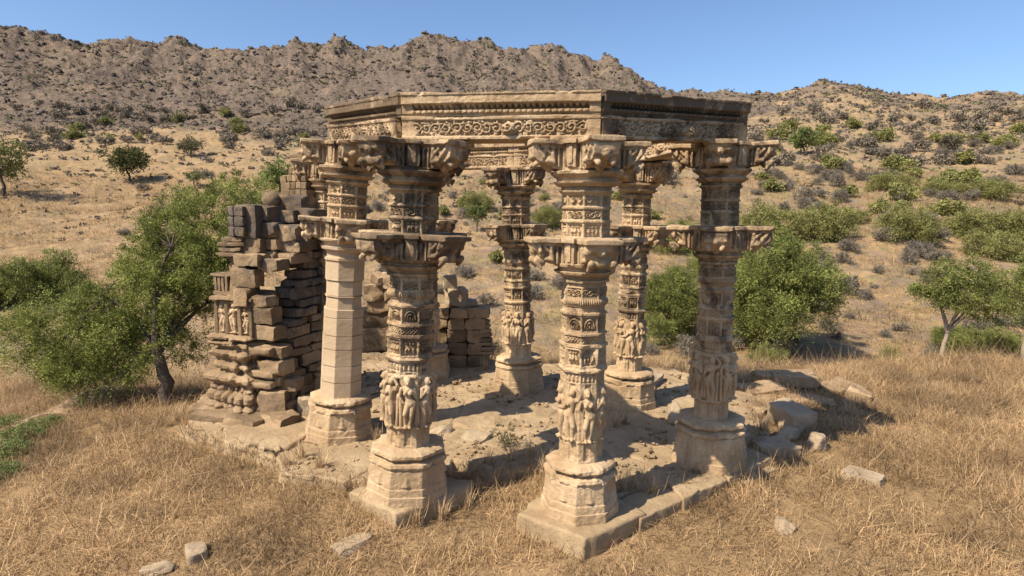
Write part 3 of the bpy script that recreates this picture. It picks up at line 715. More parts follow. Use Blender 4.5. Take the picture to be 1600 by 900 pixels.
# ---------------------------------------------------------------- loose rocks
def rock(px,py,wpx,hpx,label,seed,dep=.8,z=None,mat=None,stain_and_shade=.05,name='boulder',flat=False):
    x,y,g=ray_ground(px,py) if z is None else (*at(px,py,z),z)
    s=y/FPX; w=wpx*s; h=hpx*s
    V,F=boulder((w,w*dep,h),seed,13) if not any(w_ in label for w_ in ('squared','block','flat','ledge','post')) else block((0,0,-h/2),(w,w*dep,h),.3+seed,.04,.03,seed,12,.10,4)
    if flat: V[:,2]=np.clip(V[:,2],-9,h*.32)
    me=mk_mesh(name,V,F,smooth=False); o=link(name,me,mat or M_rock,None,(x,y+w*dep*.3,g+h*(.22 if px>1000 and py<730 else .02)),seed*1.3); o.color=(stain_and_shade,0,0,1)
    tag(o,label,'rock','rocks lying in the grass'); return o
rock(1279,705,46,38,'rounded pale boulder at the right end of the fallen stones',1)
rock(1240,668,72,44,'squared fallen block behind the rounded pale boulder',2,.6,0-.1)
rock(1236,690,50,26,'low brown rock touching the left side of the rounded boulder',3)
rock(1215,712,70,24,'flat rock between the kerb end and the rounded boulder',4)
rock(1355,755,60,30,'flat pale rock alone in the grass to the right of the kerb',5,.7,flat=True)
rock(1230,832,46,38,'rough pale rock in the front right grass',6)
rock(1165,745,90,14,'flat stone half sunk beside the kerb slabs',7,.8,flat=True)
rock(545,868,76,36,'low tan rock in the grass at bottom, left of the nearest plinth',8,.7,stain_and_shade=.2,flat=True)
rock(300,878,48,32,'pale squared stone in the bottom left grass, behind its neighbour',9,.7)
rock(240,902,50,22,'pale stone cut by the bottom edge of the photo',10,.7)
rock(640,632,40,18,'small stone on the floor behind the dark-stained pillar',11,.8,0.0)
rock(572,615,36,16,'dark stone on the floor behind the plain pillar',12,.8,0.0,stain_and_shade=.5)
rock(1058,660,44,40,'pale upright stone against the left of the right pillar',13,.7,0.0)
rock(1012,600,60,16,'flat stone on the floor by the back right pillar',14,.7,0.0)
rock(690,680,50,26,'lump of stone behind the base of the dark-stained pillar',15,.8,-.05)
rock(742,690,44,16,'flat stone on the sunlit floor, left of the dark twiggy plant',16,.8,-.05)
rock(125,634,150,14,'long bare ledge of rock at the left brow of the hill',17,.3,None,M_ruin,.2)
rock(30,668,60,22,'pale rock among the green weeds at the left edge',18,.6)
rock(478,650,24,60,'narrow upright stone post standing left of the plain pillar',19,.7,0.0)
rock(880,640,60,18,'low stone on the floor behind the nearest pillar',20,.8,-.04)
SLG='fallen slabs on the right of the temple'
def slab(px,py,z,size,rz,label,seed,tilt=0,stain_and_shade=.3):
    x,y=at(px,py,z); V,F=block((0,0,0),size,0,.05,.03,seed,12,tilt,3); o=link('fallen_slab',mk_mesh('fallen_slab',V,F),M_ruin,None,(x,y,z-.03),rz); o.color=(stain_and_shade,0,0,1); tag(o,label,'stone slab',SLG)
slab(1190,612,-.14,(.9,.5,.16),.3,'fallen slab nearest the right pillar, in half shade',1,.1)
slab(1240,600,-.1,(.9,.45,.22),-.2,'long fallen slab behind the squared block',2,-.08,.1)
slab(1205,592,-.06,(.6,.3,.16),.1,'pale fallen slab at the back of the heap',3,.05,.0)
slab(1310,615,-.25,(.8,.5,.25),.5,'dark fallen slab at the far right of the heap',4,.15,.6)
slab(1265,632,-.22,(.9,.5,.16),-.3,'flat dark slab in the middle of the heap',5,0,.6)
slab(1225,588,-.1,(1.3,.4,.14),.05,'longest fallen slab at the back of the heap, lying level',7,0,.2)
slab(1340,628,-.28,(.6,.4,.3),.9,'dark block tipped up at the outer end of the heap',8,.35,.8)
slab(1200,630,-.2,(1.1,.6,.12),.15,'thin cracked slab under the others, beside the right pillar',9,.03,.4)
slab(1170,650,-.2,(.7,.5,.2),.8,'fallen slab in the shade right of the right pillar',6,.1,.3)
# ---------------------------------------------------------------- ruined shrine wall (left)
def ruin():
    ox,oy=-3.82,9.9                                   # inner front corner
    ang=math.atan2(.40,1)                             # wall leans to the right as it runs back
    root=empty('ruined_wall',(ox,oy,0),'tall ruined shrine wall of stacked carved blocks beside the plain pillar','ruin')
    root.rotation_euler=(0,0,-ang)
    # local frame: +y runs back along the wall, -x is toward the carved outer face
    q=random.Random(4); sd=[100]
    def nb(): sd[0]+=1; return sd[0]
    def course(A,x0,x1,y0,y1,z,h,bw=.42,rnd=.035,jit=.05,amp=.016):
        y=y0
        while y<y1-.05:
            d=min(q.uniform(.35,.6),y1-y); x=x0
            while x<x1-.04:
                w=min(bw*q.uniform(.7,1.35),x1-x)
                if x1-(x+w)<.12: w=x1-x
                A.add(*block((x+w/2+q.uniform(-1,1)*jit*.5,y+d/2+q.uniform(-1,1)*jit,z),(w-.02,d-.015,h-.018),q.uniform(-.04,.04),rnd,amp,nb(),7))
                x+=w
            y+=d
    # inner masonry body
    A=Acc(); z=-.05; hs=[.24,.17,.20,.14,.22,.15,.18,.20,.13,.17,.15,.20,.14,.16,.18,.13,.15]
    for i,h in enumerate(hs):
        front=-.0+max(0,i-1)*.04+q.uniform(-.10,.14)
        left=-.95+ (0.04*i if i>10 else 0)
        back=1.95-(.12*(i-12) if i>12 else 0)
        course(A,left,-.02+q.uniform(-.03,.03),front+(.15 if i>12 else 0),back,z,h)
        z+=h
    o=link('masonry_core',A.mesh('masonry_core'),M_ruin,root); o.color=(.8,0,0,1); ztop=z  # weathering plus painted-in shade for the dim inner wall
    # front broken end, light blocks
    A=Acc()
    for (x,y,z0,w,d,h,r) in [(-.32,.0,1.55,.46,.3,.27,.1),(-.35,-.02,1.83,.42,.3,.18,0),(-.62,-.05,2.15,.44,.3,.30,.2),(-.62,-.1,1.83,.3,.3,.3,0),(-.28,.02,1.28,.5,.3,.24,-.05),(-.12,.0,.98,.42,.3,.2,.1),(-.1,-.05,.72,.5,.35,.24,-.1),(-.2,.0,.5,.5,.3,.2,.05),(-.05,-.15,.0,.42,.4,.46,.5),(.08,.1,.42,.3,.3,.2,.2),(-.55,-.0,2.5,.5,.35,.2,.05),(-.2,.1,2.42,.4,.3,.2,0)]:
        A.add(*block((x,y,z0),(w,d,h),r,.03,.014,nb(),9))
    o=link('broken_end',A.mesh('broken_end'),M_ruin,root); o.color=(.35,0,0,1)
    # --- carved outer corner: stacked mouldings round a pier centred cx,cy
    cx,cy=-.84,.10
    def offsets_ring(A,z,h,r,n,bw,rnd,seed,bulge=0,a0=PI*.65,a1=PI*1.85):
        for i in range(n):
            a=a0+(a1-a0)*(i+.5)/n; rr=r*1.22*(1.0 if i%2 else 1.12)
            A.add(*block((cx+rr*math.cos(a),cy+rr*math.sin(a),z),(bw,bw*1.1,h),a,rnd,.008,seed+i,6))
    def pier(name,prof,lob,amp,wr,seed,stain_and_shade,mode,sx=1.05,sy=.95):
        def rf(T,Z,R):
            st=np.where(np.cos(T*6+.4)>0,.05,-.03) if mode else 0
            lb=np.sqrt(np.abs(np.cos(T*lob/2+.3*np.sin(Z*9))))-.6
            x,y=np.cos(T),np.sin(T); ch=np.clip(fbm(x*2.1,y*2.1,Z*4,3,seed)-.1,0,1)
            sq=np.minimum(rpoly(T,4,PI/4+.15)*.9,1.12)
            return R*sq*(1+st)+amp*lb+wr*fbm(x*7,y*7,Z*8,4,seed+1)-.15*ch
        me=lathe(name,prof,rf,300,.009); me.transform(Matrix.Translation((cx,cy,0))@Matrix.Diagonal((sx,sy,1,1)))
        o=link(name,me,M_ruin,root); o.color=(stain_and_shade,0,0,1); return o
    pier('ribbed_foot',[(-.06,.54),(.02,.60),(.12,.61),(.17,.55),(.19,.53),(.24,.58),(.32,.58),(.36,.52),(.38,.50),(.42,.54),(.49,.52),(.53,.42)],22,.10,.02,881,.3,False)
    pier('stacked_mouldings',[(.48,.44),(.53,.54),(.58,.60),(.63,.60),(.67,.52),(.69,.42),(.74,.42),(.77,.50),(.82,.52),(.86,.46),(.88,.40),(.93,.42),(.97,.50),(1.03,.53),(1.07,.48),(1.08,.38),(1.13,.40),(1.16,.50),(1.20,.54),(1.225,.50),(1.23,.40),(1.25,.42),(1.27,.54),(1.30,.55),(1.32,.48),(1.33,.36)],14,.05,.02,883,.45,True)
    A=Acc()
    for i in range(7): A.add(*block((-.52+i*.11,-.22+i*.035,-.06),(.085,.26,.50-.03*i),.12,.12,.012,560+i,8)); A.add(*block((-.52+i*.11,-.25+i*.035,.10+.02*(i%2)),(.10,.24,.07),.12,.08,.01,570+i,6))
    for i,(x,y,z,w) in enumerate([(-.30,-.16,.50,.62),(-.25,-.10,.66,.5),(-.28,-.12,1.05,.5)]): A.add(*block((x,y,z),(w,.36,.13),.08,.14,.014,590+i,10))
    o=link('side_mouldings',A.mesh('side_mouldings'),M_ruin,root); o.color=(.35,0,0,1)
    A=Acc(); A.add(*block((cx+.06,cy+.08,1.3),(.72,.62,.72),.1,.03,.012,801,10)); A.add(*block((cx-.28,cy-.1,1.3),(.26,.3,.66),.3,.03,.012,802,8))
    for i,dx in enumerate((-.38,-.14,.14,.36)): A.add(*block((cx+dx,cy-.27+.05*abs(dx),1.32),(.07,.08,.62),0,.02,.006,810+i,6))
    A.add(*block((cx,cy-.2,1.92),(.85,.3,.06),.05,.02,.01,820,8))
    o=link('niche_panel',A.mesh('niche_panel'),M_ruin,root); o.color=(.35,0,0,1)
    for i,(dx,dy,s) in enumerate([(-.26,-.24,.8),(.02,-.27,.85),(.25,-.24,.75)]):
        f=link('carved_figure',MESH['fig'][i],M_ruin,root,(cx+dx,cy+dy+.03,1.36),-PI/2); f.scale=(s,s,s*.95); f.color=(.1,0,0,1)
    A=Acc()
    A.add(*block((cx-.3,cy-.05,1.98),(.36,.4,.07),.15,.02,.01,830,8))
    for i in range(4): A.add(*block((cx-.42+i*.08,cy-.2,2.05),(.055,.08,.26),0,.015,.005,840+i,5))
    A.add(*block((cx-.3,cy+.0,2.05),(.3,.24,.3),.1,.03,.01,850,7)); A.add(*block((cx-.3,cy-.1,2.30),(.4,.3,.05),.1,.02,.01,851,7))
    A.add(*block((cx+.02,cy-.02,1.98),(.26,.4,.52),.0,.07,.012,852,9)); A.add(*block((cx+.05,cy+.1,2.5),(.5,.45,.14),.1,.04,.01,853,8))
    A.add(*block((cx-.1,cy+.05,2.36),(.3,.3,.2),.2,.05,.01,854,8))
    for j in range(4): A.add(*block((cx-.12,cy+.0,2.64+j*.085),(.50-.08*(j%2)-.02*j,.48,.07),.1+.1*j,.03,.01,860+j,8))
    o=link('balustrade_fragment',A.mesh('balustrade_fragment'),M_ruin,root); o.color=(.3,0,0,1)
    # dark ribbed top piece (piece of the spire)
    A=Acc()
    for i in range(6):
        a=PI*.75+i*PI*.16
        for j in range(3): A.add(*block((cx+.1+.30*math.cos(a),cy+.1+.26*math.sin(a),2.98+j*.17),(.15,.17,.16),a,.045,.008,900+i*5+j,6))
    A.add(*block((cx+.12,cy+.12,2.96),(.5,.5,.54),.1,.05,.012,940,9))
    o=link('spire_fragment',A.mesh('spire_fragment'),M_ruin,root); o.color=(.95,0,0,1)
    A=Acc()
    for (x,y,z0,w,d,h,r) in [(-.5,.38,2.5,.45,.45,.24,.05),(-.2,.5,2.52,.5,.5,.2,-.08),(-.45,.45,2.74,.5,.5,.2,.0),(-.1,.6,2.72,.4,.5,.2,.1),(-.6,.15,2.68,.35,.3,.26,.1),(-.5,.35,2.95,.5,.4,.26,.1),(-.15,.5,2.9,.5,.4,.28,0),(-.55,.4,3.22,.42,.4,.26,-.1),(-.3,.6,3.2,.36,.3,.22,.2),(-.35,.9,3.4,.5,.5,.28,.1),(-.62,.9,3.1,.4,.4,.3,.0),(-.1,.9,3.15,.4,.5,.3,0)]:
        A.add(*block((x,y,z0),(w,d,h),r,.05,.016,nb(),9))
    A.add(*ellip((-.62,.55,3.6),(.16,.12,.14),.2,8))
    o=link('top_courses',A.mesh('top_courses'),M_ruin,root); o.color=(.55,0,0,1)
    # pointed remnant standing on the wall head
    A=Acc(); bx,by=-.42,1.15
    for j in range(5):
        w=.52-.05*j
        for i in range(4): A.add(*block((bx-w/2+ (i+.5)*w/4,by-.16+.02*j,3.66+j*.13),(w/4-.006,.14,.12),0,.03,.006,980+i+j*9,6))
        A.add(*block((bx,by+.05,3.66+j*.13),(w,.4,.125),0,.04,.01,1020+j,7))
    A.add(*block((bx+.05,by,4.3),(.42,.4,.07),.1,.03,.01,1040,8)); A.add(*block((bx+.02,by,4.36),(.3,.3,.05),.1,.02,.01,1041,7))
    A.add(*block((bx-.36,by-.05,3.62),(.14,.12,.42),.1,.05,.01,1042,8,.15))
    o=link('finial_remnant',A.mesh('finial_remnant'),M_ruin,root); o.color=(.4,0,0,1)
    # foot ledge
    A=Acc()
    for (x,y,w,d,h,r) in [(-.9,-.45,.9,.5,.12,.15),(-.3,-.5,.7,.45,.14,.0),(-1.45,-.2,.5,.6,.12,.3),(.25,-.35,.5,.4,.2,-.2)]:
        A.add(*block((x,y,-.14),(w,d,h+.1),r,.04,.02,nb(),9))
    o=link('foot_ledge',A.mesh('foot_ledge'),M_ruin,root); o.color=(.4,0,0,1)
ruin()
def low_ruin():
    # broken pilaster wall behind the dark pillar
    x0,y0=at(722,572,0)
    root=empty('low_ruined_wall',(x0,y0+.3,0),'low heap of stacked mouldings behind the dark-stained pillar','ruin')
    q=random.Random(9); A=Acc(); z=-.05
    for j,h in enumerate([.3,.28,.3,.26,.22]):
        x=-.75
        while x<.5-.07*j:
            w=q.uniform(.3,.5); A.add(*block((x+w/2,q.uniform(-.05,.05),z),(w-.01,.6,h-.01),q.uniform(-.04,.04),.04,.015,1100+j*9+int(x*10),7)); x+=w
        z+=h
    o=link('block_wall',A.mesh('block_wall'),M_ruin,root); o.color=(.3,0,0,1)
    A=Acc(); z=.25
    for j in range(9): A.add(*block((.50-.03*j+.05*(j%2),-.05,z+j*.1),(.42-.12*(j%2),.5,.085),.1*j,.035,.01,1200+j,8))
    o=link('stacked_mouldings',A.mesh('stacked_mouldings'),M_ruin,root); o.color=(.5,0,0,1)
    A=Acc(); A.add(*block((-.15,0,1.30),(.45,.45,.42),.4,.12,.03,1250,10)); A.add(*block((-.3,0,1.7),(.3,.3,.3),.2,.03,.01,1251,8)); A.add(*block((.0,.1,1.3),(.6,.5,.12),.1,.04,.02,1252,8))
    o=link('capital_fragment',A.mesh('capital_fragment'),M_rock,root); o.color=(.2,0,0,1)
    x1,y1=at(588,560,0)
    root=empty('rubble_heap',(x1,y1+1.2,0),'sunlit heap of broken carved stone between the plain and dark-stained pillars','ruin')
    A=Acc()
    for i,(x,y,z,w,h) in enumerate([(-.1,0,-.1,1.3,.6),(.0,.1,.45,1.1,.5),(-.05,.1,.9,.9,.35),(-.3,.0,1.2,.45,.4),(.15,0,1.22,.5,.5),(.0,.0,1.55,.6,.3),(.3,.0,1.1,.3,.6)]):
        A.add(*block((x,y,z),(w,.6,h),.1*i,.12,.05,1300+i,10,0,3))
    o=link('broken_stone',A.mesh('broken_stone'),M_ruin,root); o.color=(.05,0,0,1)
    A=Acc(); A.add(*block((.1,-.25,1.5),(.25,.25,.4),.2,.05,.02,1350,8)); A.add(*block((-.25,-.2,1.3),(.25,.2,.3),.2,.05,.02,1351,8))
    o=link('carved_chunk',A.mesh('carved_chunk'),M_sand,root); o.color=(.1,0,0,1)
low_ruin()
# ---------------------------------------------------------------- vegetation
def leaves(C,D,L,Wd,r,base,var):
    """C centres, D unit directions, one pointed quad each"""
    n=len(C); rv=r.normal(size=(n,3)); S=np.cross(D,rv); S/=np.linalg.norm(S,axis=1,keepdims=True)+1e-9
    L=(L*r.uniform(.6,1.3,n))[:,None]; w=(Wd*r.uniform(.7,1.3,n))[:,None]
    V=np.stack([C-D*L*.5,C+S*w*.5,C+D*L*.5,C-S*w*.5],1).reshape(-1,3); F=np.arange(n*4).reshape(-1,4)
    b=np.asarray(base); col=b*(1+var*r.normal(size=(n,1)))+np.array([.02,.012,0])*r.uniform(-.7,1,(n,1)); col=np.clip(col,.008,.8)
    return V,F,np.repeat(col,4,0)
def crown_mesh(name,lobes,nclump,nspray,nleaf,L,Wd,spread,base,seed,shell=.55,var=.22,zmin=None):
    """lobes: (x,y,z,rx,ry,rz). Clumps of small sprays spread through the volume, thicker near the outside"""
    r=np.random.default_rng(seed); lob=np.array(lobes,float); vol=lob[:,3]*lob[:,4]*lob[:,5]; pick=r.choice(len(lob),nclump,p=vol/vol.sum())
    d=r.normal(size=(nclump,3)); d/=np.linalg.norm(d,axis=1,keepdims=True)
    rad=(shell+(1.08-shell)*r.random(nclump)**.7)
    Cc=lob[pick,:3]+d*lob[pick,3:]*rad[:,None]
    if zmin is not None: Cc=Cc[Cc[:,2]>zmin]; 
    n=len(Cc); dd=d[:n] if zmin is None else r.normal(size=(n,3))
    out=Cc-lob[:,:3].mean(0); out/=np.linalg.norm(out,axis=1,keepdims=True)+1e-6
    sd=r.normal(size=(n,nspray,3))+out[:,None]*.7+np.array([0,0,.25]); sd/=np.linalg.norm(sd,axis=2,keepdims=True)
    csize=spread*r.uniform(.6,1.35,(n,1,1)); 
    t=np.linspace(.15,1,nleaf)[None,None,:,None]
    P=Cc[:,None,None]+sd[:,:,None]*csize[...,None]*t+r.normal(size=(n,nspray,nleaf,3))*L*.35
    P[...,2]-=(csize[...,None]*t*t*.25)[...,0]
    ld=sd[:,:,None]*.8+r.normal(size=P.shape)*.6; ld/=np.linalg.norm(ld,axis=3,keepdims=True)
    cl=(1+.26*r.normal(size=(n,1,1,1)))*np.ones(P.shape[:3]+(1,))
    V,F,col=leaves(P.reshape(-1,3),ld.reshape(-1,3),L,Wd,r,base,var)
    col*=np.clip(np.repeat(cl.reshape(-1,1),4,0),.6,1.5)
    return mk_mesh(name,V,F,col=col),Cc
def branches(name,base,forks,targets,r0,seed,seg=7):
    """trunk from base through forks, then limbs to targets (clump centres)"""
    r=np.random.default_rng(seed); A=Acc(); pts=[np.array(base,float)]+[np.array(f,float) for f in forks]
    P=np.array(pts); t=np.linspace(0,1,10); s=np.linspace(0,1,len(P)); path=np.stack([np.interp(t,s,P[:,i]) for i in range(3)],1)
    path[1:-1]+=r.normal(size=(8,3))*r0*.10
    rad=np.linspace(r0,r0*.55,10); rad[0]*=1.25; A.add(*tube(path,rad,9)); top=path[-1]; nodes=[(top,r0*.5)]
    T=np.array(targets); k=min(7,len(T)); idx=r.choice(len(T),k,replace=False)
    for i in idx:
        e=top+(T[i]-top)*.75; m=(top+e)/2+r.normal(size=3)*.12*np.linalg.norm(e-top)+np.array([0,0,.08])*np.linalg.norm(e-top)
        tt=np.linspace(0,1,8)[:,None]; pp=(1-tt)**2*top+2*tt*(1-tt)*m+tt**2*e
        A.add(*tube(pp,np.linspace(r0*.5,r0*.14,8),6)); 
        for a in (3,5,7): nodes.append((pp[a],r0*.2))
    nd=np.array([n[0] for n in nodes])
    for i in r.choice(len(T),min(len(T),90),replace=False):
        j=np.argmin(np.linalg.norm(nd-T[i],axis=1)+r.random(len(nd))*.2); a=nd[j]; e=T[i]; m=(a+e)/2+r.normal(size=3)*.08*np.linalg.norm(e-a)
        tt=np.linspace(0,1,5)[:,None]; pp=(1-tt)**2*a+2*tt*(1-tt)*m+tt**2*e
        A.add(*tube(pp,np.linspace(r0*.14,r0*.03,5),4))
    return A.mesh(name,True)
GREEN=(.21,.235,.06); GREEN2=(.22,.22,.075); DGREEN=(.175,.195,.055); GREY=(.20,.175,.14)
def tree(loc,lobes,forks,r0,label,seed,nclump=220,nspray=10,nleaf=7,L=.07,Wd=.022,spread=.3,base=GREEN,bark=None,cat='tree',name='thorn_tree',group=None,scale=1,rz=0,shell=.45):
    root=empty(name,loc,label,cat,group,rz); root.scale=(scale,)*3
    me,C=crown_mesh('crown',lobes,nclump,nspray,nleaf,L,Wd,spread,base,seed,shell)
    link('crown',me,M_leaf,root); link('trunk',branches('trunk',(0,0,-.25),forks,C,r0,seed),bark or M_bark,root); return root
# big acacia left of the temple
bx,by,_=ray_ground(262,630); bz=gz(bx,by)
def LP(px,py,y): 
    p=at_depth(px,py,y); return (p[0]-bx,p[1]-by,p[2]-bz)
def lobe(px,py,y,wpx,hpx,dy=None):
    s=y/FPX; c=LP(px,py,y); rx=wpx/2*s; return (*c,rx,(dy if dy else rx*.8),hpx/2*s)
tree((bx,by,bz),[lobe(120,520,by+.3,200,130),lobe(200,480,by+.6,180,110),lobe(280,440,by+1,180,130),lobe(330,360,by+1.6,180,130),lobe(375,315,by+2.2,110,80),lobe(150,575,by+.2,140,70),lobe(60,530,by+.2,100,80),lobe(270,535,by+.6,110,70),lobe(300,400,by+1.2,200,140),lobe(215,520,by+.2,130,80),lobe(180,565,by-.1,120,70)],
     [LP(258,590,by),LP(245,552,by)],.15,'big leaning thorn tree with wide green crown left of the ruined wall',3,930,20,11,.055,.016,.27,GREEN,M_bark)
def stree(px,py,y,wpx,hpx,trunk,label,seed,base=GREEN,**kw):
    """free standing tree: px,py = foot in the photo at depth y, crown wpx x hpx, trunk = share of height that is bare"""
    x=at_depth(px,py,y)[0]; g=gz(x,y); s=y/FPX; w=wpx*s; h=hpx*s; r=random.Random(seed)
    lobes=[(r.uniform(-.22,.22)*w,r.uniform(-.2,.2)*w,h*(trunk+(1-trunk)*r.uniform(.35,.7)),w*r.uniform(.2,.3),w*r.uniform(.2,.3),h*(1-trunk)*r.uniform(.25,.36)) for i in range(6)]
    lobes.append((0,0,h*(trunk+(1-trunk)*.5),w*.38,w*.36,h*(1-trunk)*.42))
    kw.setdefault('spread',.13*w+.05)
    return tree((x,y,g),lobes,[(w*.06*r.uniform(-1,1),0,h*trunk*.6),(w*.1*r.uniform(-1,1),0,h*(trunk+.12))],kw.pop('r0',max(.03,.03*h)),label,seed,base=base,**kw)
def right_tree():
    y=19.0; x=at_depth(1465,602,y)[0]; g=gz(x,y); f=FPX
    def q(px,py,dy=0): 
        p=at_depth(px,py,y+dy); return (p[0]-x,p[1]-y,p[2]-g)
    def lb(px,py,w,h,dy=0): return (*q(px,py,dy),w*y/f/2,w*y/f/2,h*y/f/2)
    lobes=[lb(1470,440,70,55),lb(1505,432,80,60,.3),lb(1540,455,60,60),lb(1485,465,80,50,-.2),lb(1455,462,50,40),lb(1530,480,60,40,.3),lb(1510,455,90,60),lb(1545,500,30,24)]
    tree((x,y,g),lobes,[q(1466,575),q(1474,545),q(1480,520)],.10,'slender tree with pale leaning trunk on the right brow',21,260,14,9,.07,.024,.26,DGREEN,M_bark2)
right_tree()
stree(1597,612,17,110,185,.35,'tree cut by the right edge of the photo',22,DGREEN,nclump=160,nspray=15,nleaf=9,L=.07,Wd=.022,r0=.1,bark=M_bark2)
stree(200,254,72,62,50,.25,'dark umbrella tree alone on the pale slope at upper left',23,(.085,.095,.03),nclump=120,nspray=8,nleaf=4,L=.30,Wd=.12,r0=.16)
stree(296,219,86,46,30,.3,'small brown tree casting a long shadow, upper left slope',24,(.12,.11,.06),nclump=60,nspray=8,nleaf=4,L=.3,Wd=.12,r0=.14)
stree(303,258,70,30,28,.3,'little pale green sapling on the upper left slope',25,(.15,.16,.07),nclump=40,nspray=7,nleaf=4,L=.25,Wd=.08,r0=.07)
stree(4,300,62,80,90,.25,'tree cut by the left edge above the green bushes',26,(.12,.135,.04),nclump=120,nspray=8,nleaf=4,L=.28,Wd=.1,r0=.2)
stree(1257,236,84,46,38,.2,'round bright green tree on the far right slope',27,(.12,.15,.04),nclump=90,nspray=8,nleaf=4,L=.32,Wd=.12,r0=.16)
stree(438,252,66,66,50,.1,'green tree behind the capital of the ruined wall',28,(.11,.15,.04),nclump=110,nspray=8,nleaf=4,L=.28,Wd=.1,r0=.16)
stree(745,308,46,40,42,.35,'small airy tree seen between the two front capitals',29,(.12,.14,.045),nclump=50,nspray=8,nleaf=5,L=.16,Wd=.06,r0=.06)
stree(1486,230,90,36,24,.2,'grey tree with a dark shadow at the upper right',30,(.12,.105,.07),nclump=60,nspray=8,nleaf=4,L=.32,Wd=.12,r0=.14)
# bushes: a few meshes, copied
def bush_proto(seed,base,nclump=200,nspray=9,nleaf=5,L=.085,Wd=.032,spread=.22,sparse=False):
    r=random.Random(seed); lobes=[(r.uniform(-.6,.6),r.uniform(-.5,.5),r.uniform(.25,.75),r.uniform(.35,.6),r.uniform(.35,.6),r.uniform(.28,.5)) for i in range(8)]
    me,C=crown_mesh('foliage',lobes,nclump,nspray,nleaf,L,Wd,spread,base,seed,.3,zmin=.02)
    st=branches('stem',(0,0,-.15),[(0,0,.12),(.03,0,.25)],C,.035,seed); return me,st
def bush_tall(seed):
    r=random.Random(seed); lobes=[(r.uniform(-.65,.65),r.uniform(-.5,.5),r.uniform(.3,1.8),r.uniform(.35,.5),r.uniform(.35,.5),r.uniform(.3,.45)) for i in range(15)]
    me,C=crown_mesh('foliage',lobes,480,20,10,.05,.014,.24,DGREEN,seed,.35,zmin=.02)
    return me,branches('stem',(0,0,-.15),[(0,0,.2),(.05,0,.5)],C,.05,seed)
BP={'near':[bush_proto(s,DGREEN,300,16,9,.055,.016,.24) for s in (41,42)],'tall':[bush_tall(s) for s in (58,59)],'mid':[bush_proto(s,GREEN2,210,14,7,.065,.02,.26) for s in (43,44,45)],'far':[bush_proto(s,GREEN2,60,7,4,.2,.09,.25) for s in (46,47)],'grey':[bush_proto(s,GREY,70,8,4,.16,.04,.26) for s in (48,49,50)],'greyfar':[bush_proto(s,(.20,.17,.13),30,6,3,.30,.13,.26) for s in (51,52,53)]}
bc=[0]
def bush(px,py,wpx,hpx,kind,label,group,y=None,cat='bush'):
    if y is None: x,y,g=ray_ground(px,py)
    else: x=at_depth(px,py,y)[0]; g=gz(x,y)
    s=y/FPX; bc[0]+=1; i=bc[0]; f,st=BP[kind][i%len(BP[kind])]
    o=empty('bush' if 'grey' not in kind else 'dry_shrub',(x,y,g-.03),label,cat,group,i*1.7)
    o.scale=(wpx*s/2.1,wpx*s/2.1,hpx*s/(2.15 if kind=='tall' else 1.25))
    link('foliage',f,M_leaf,o)
    if kind not in ('far','greyfar'): link('stem',st,M_bark,o)
    return o
G1='green bushes in the dip behind the temple'
for a in [(1215,558,190,200,'tall','large dark green bush behind the right pillar',23),(1045,522,120,130,'tall','dark green bush seen between the back right pillar and the right pillar',25),(1130,450,120,120,'tall','green bush directly behind the right pillar shaft',30),
          (1190,338,120,70,'mid','green bush just right of the right pillar capital',46),(1280,345,110,66,'mid','dark-hearted green bush right of the one beside the capital',46),(1415,362,98,62,'mid','round green bush in front of the pale knoll',44),(1530,352,110,50,'mid','broad green bush above the pale-trunked tree',46),(1590,345,90,60,'mid','green bush at the right edge, above the cut tree',45),(1560,388,110,50,'mid','low green bush near the right edge',41),
          (1400,282,80,34,'mid','green bush behind the pale knoll',62),(1480,292,70,30,'mid','left of two green bushes on the right skyline of the knoll',58),(1550,290,90,34,'mid','right of two green bushes beyond the knoll',58),(1515,592,110,62,'near','bush behind the foot of the pale-trunked tree',23),(1560,600,90,70,'near','bush between the two right hand trees',21),(1388,580,36,34,'mid','small bush alone in the dry grass right of the large dark bush',22),
          (70,462,140,90,'near','leafy green bush behind the crown of the big left tree',31),(0,470,70,90,'near','dark bush cut by the left edge',30),(120,602,110,90,'near','green bush under the crown of the big left tree',14),(410,330,90,60,'mid','green bush behind the ruined wall top',40),(1060,300,90,60,'mid','green bush seen under the brown beam',44),(745,278,60,34,'mid','green bush between the two front capitals',52),
          (1330,325,70,30,'mid','small green bush left of the round bush',50),(860,320,60,40,'mid','bush seen left of the nearest upper shaft',48),(1195,590,60,50,'near','leafy fringe at the foot of the large dark bush',20)]:
    bush(a[0],a[1],a[2],a[3],a[4],a[5],G1,a[6])
q=random.Random(77)
GL={'far':'small green bush dotted on the far slopes','grey':'grey leafless shrub on the dry slope behind the temple','greyfar':'small grey-brown shrub dotted on the far hillside'}
GG={'far':'small green bushes on the far slopes','grey':'grey shrubs behind the temple','greyfar':'grey-brown shrubs on the far hillside'}
def scat(n,x0,x1,y0,y1,kind,w0,w1):
    for i in range(n):
        px=q.uniform(x0,x1); py=q.uniform(y0,y1); w=q.uniform(w0,w1)*(.45+.55*(py-150)/250 if py>150 else .45)
        side='left' if px<500 else ('right' if px>1120 else 'middle')
        size='tiny' if w<.33*(w0+w1)*.8 else ('small' if w<.52*(w0+w1)*.8 else 'wider')
        where={'left':'open slope left of the ruined wall','middle':'slope seen between the pillars','right':'slope right of the temple'}[side]
        band=('just under the rocky ridge' if py<215 else 'half way down' if py<300 else 'above the green bushes' if py<380 else 'in the dip near the hilltop')
        lab='%s %s %s, %s'%(size,{'far':'green bush','grey':'grey leafless shrub','greyfar':'grey-brown shrub'}[kind],band,{'left':'left of the ruined wall','middle':'between the pillars','right':'right of the temple'}[side])
        bush(px,py,w,w*q.uniform(.45,.7),kind,lab,GG[kind]+', '+where+', '+band+', '+size,cat='shrub')
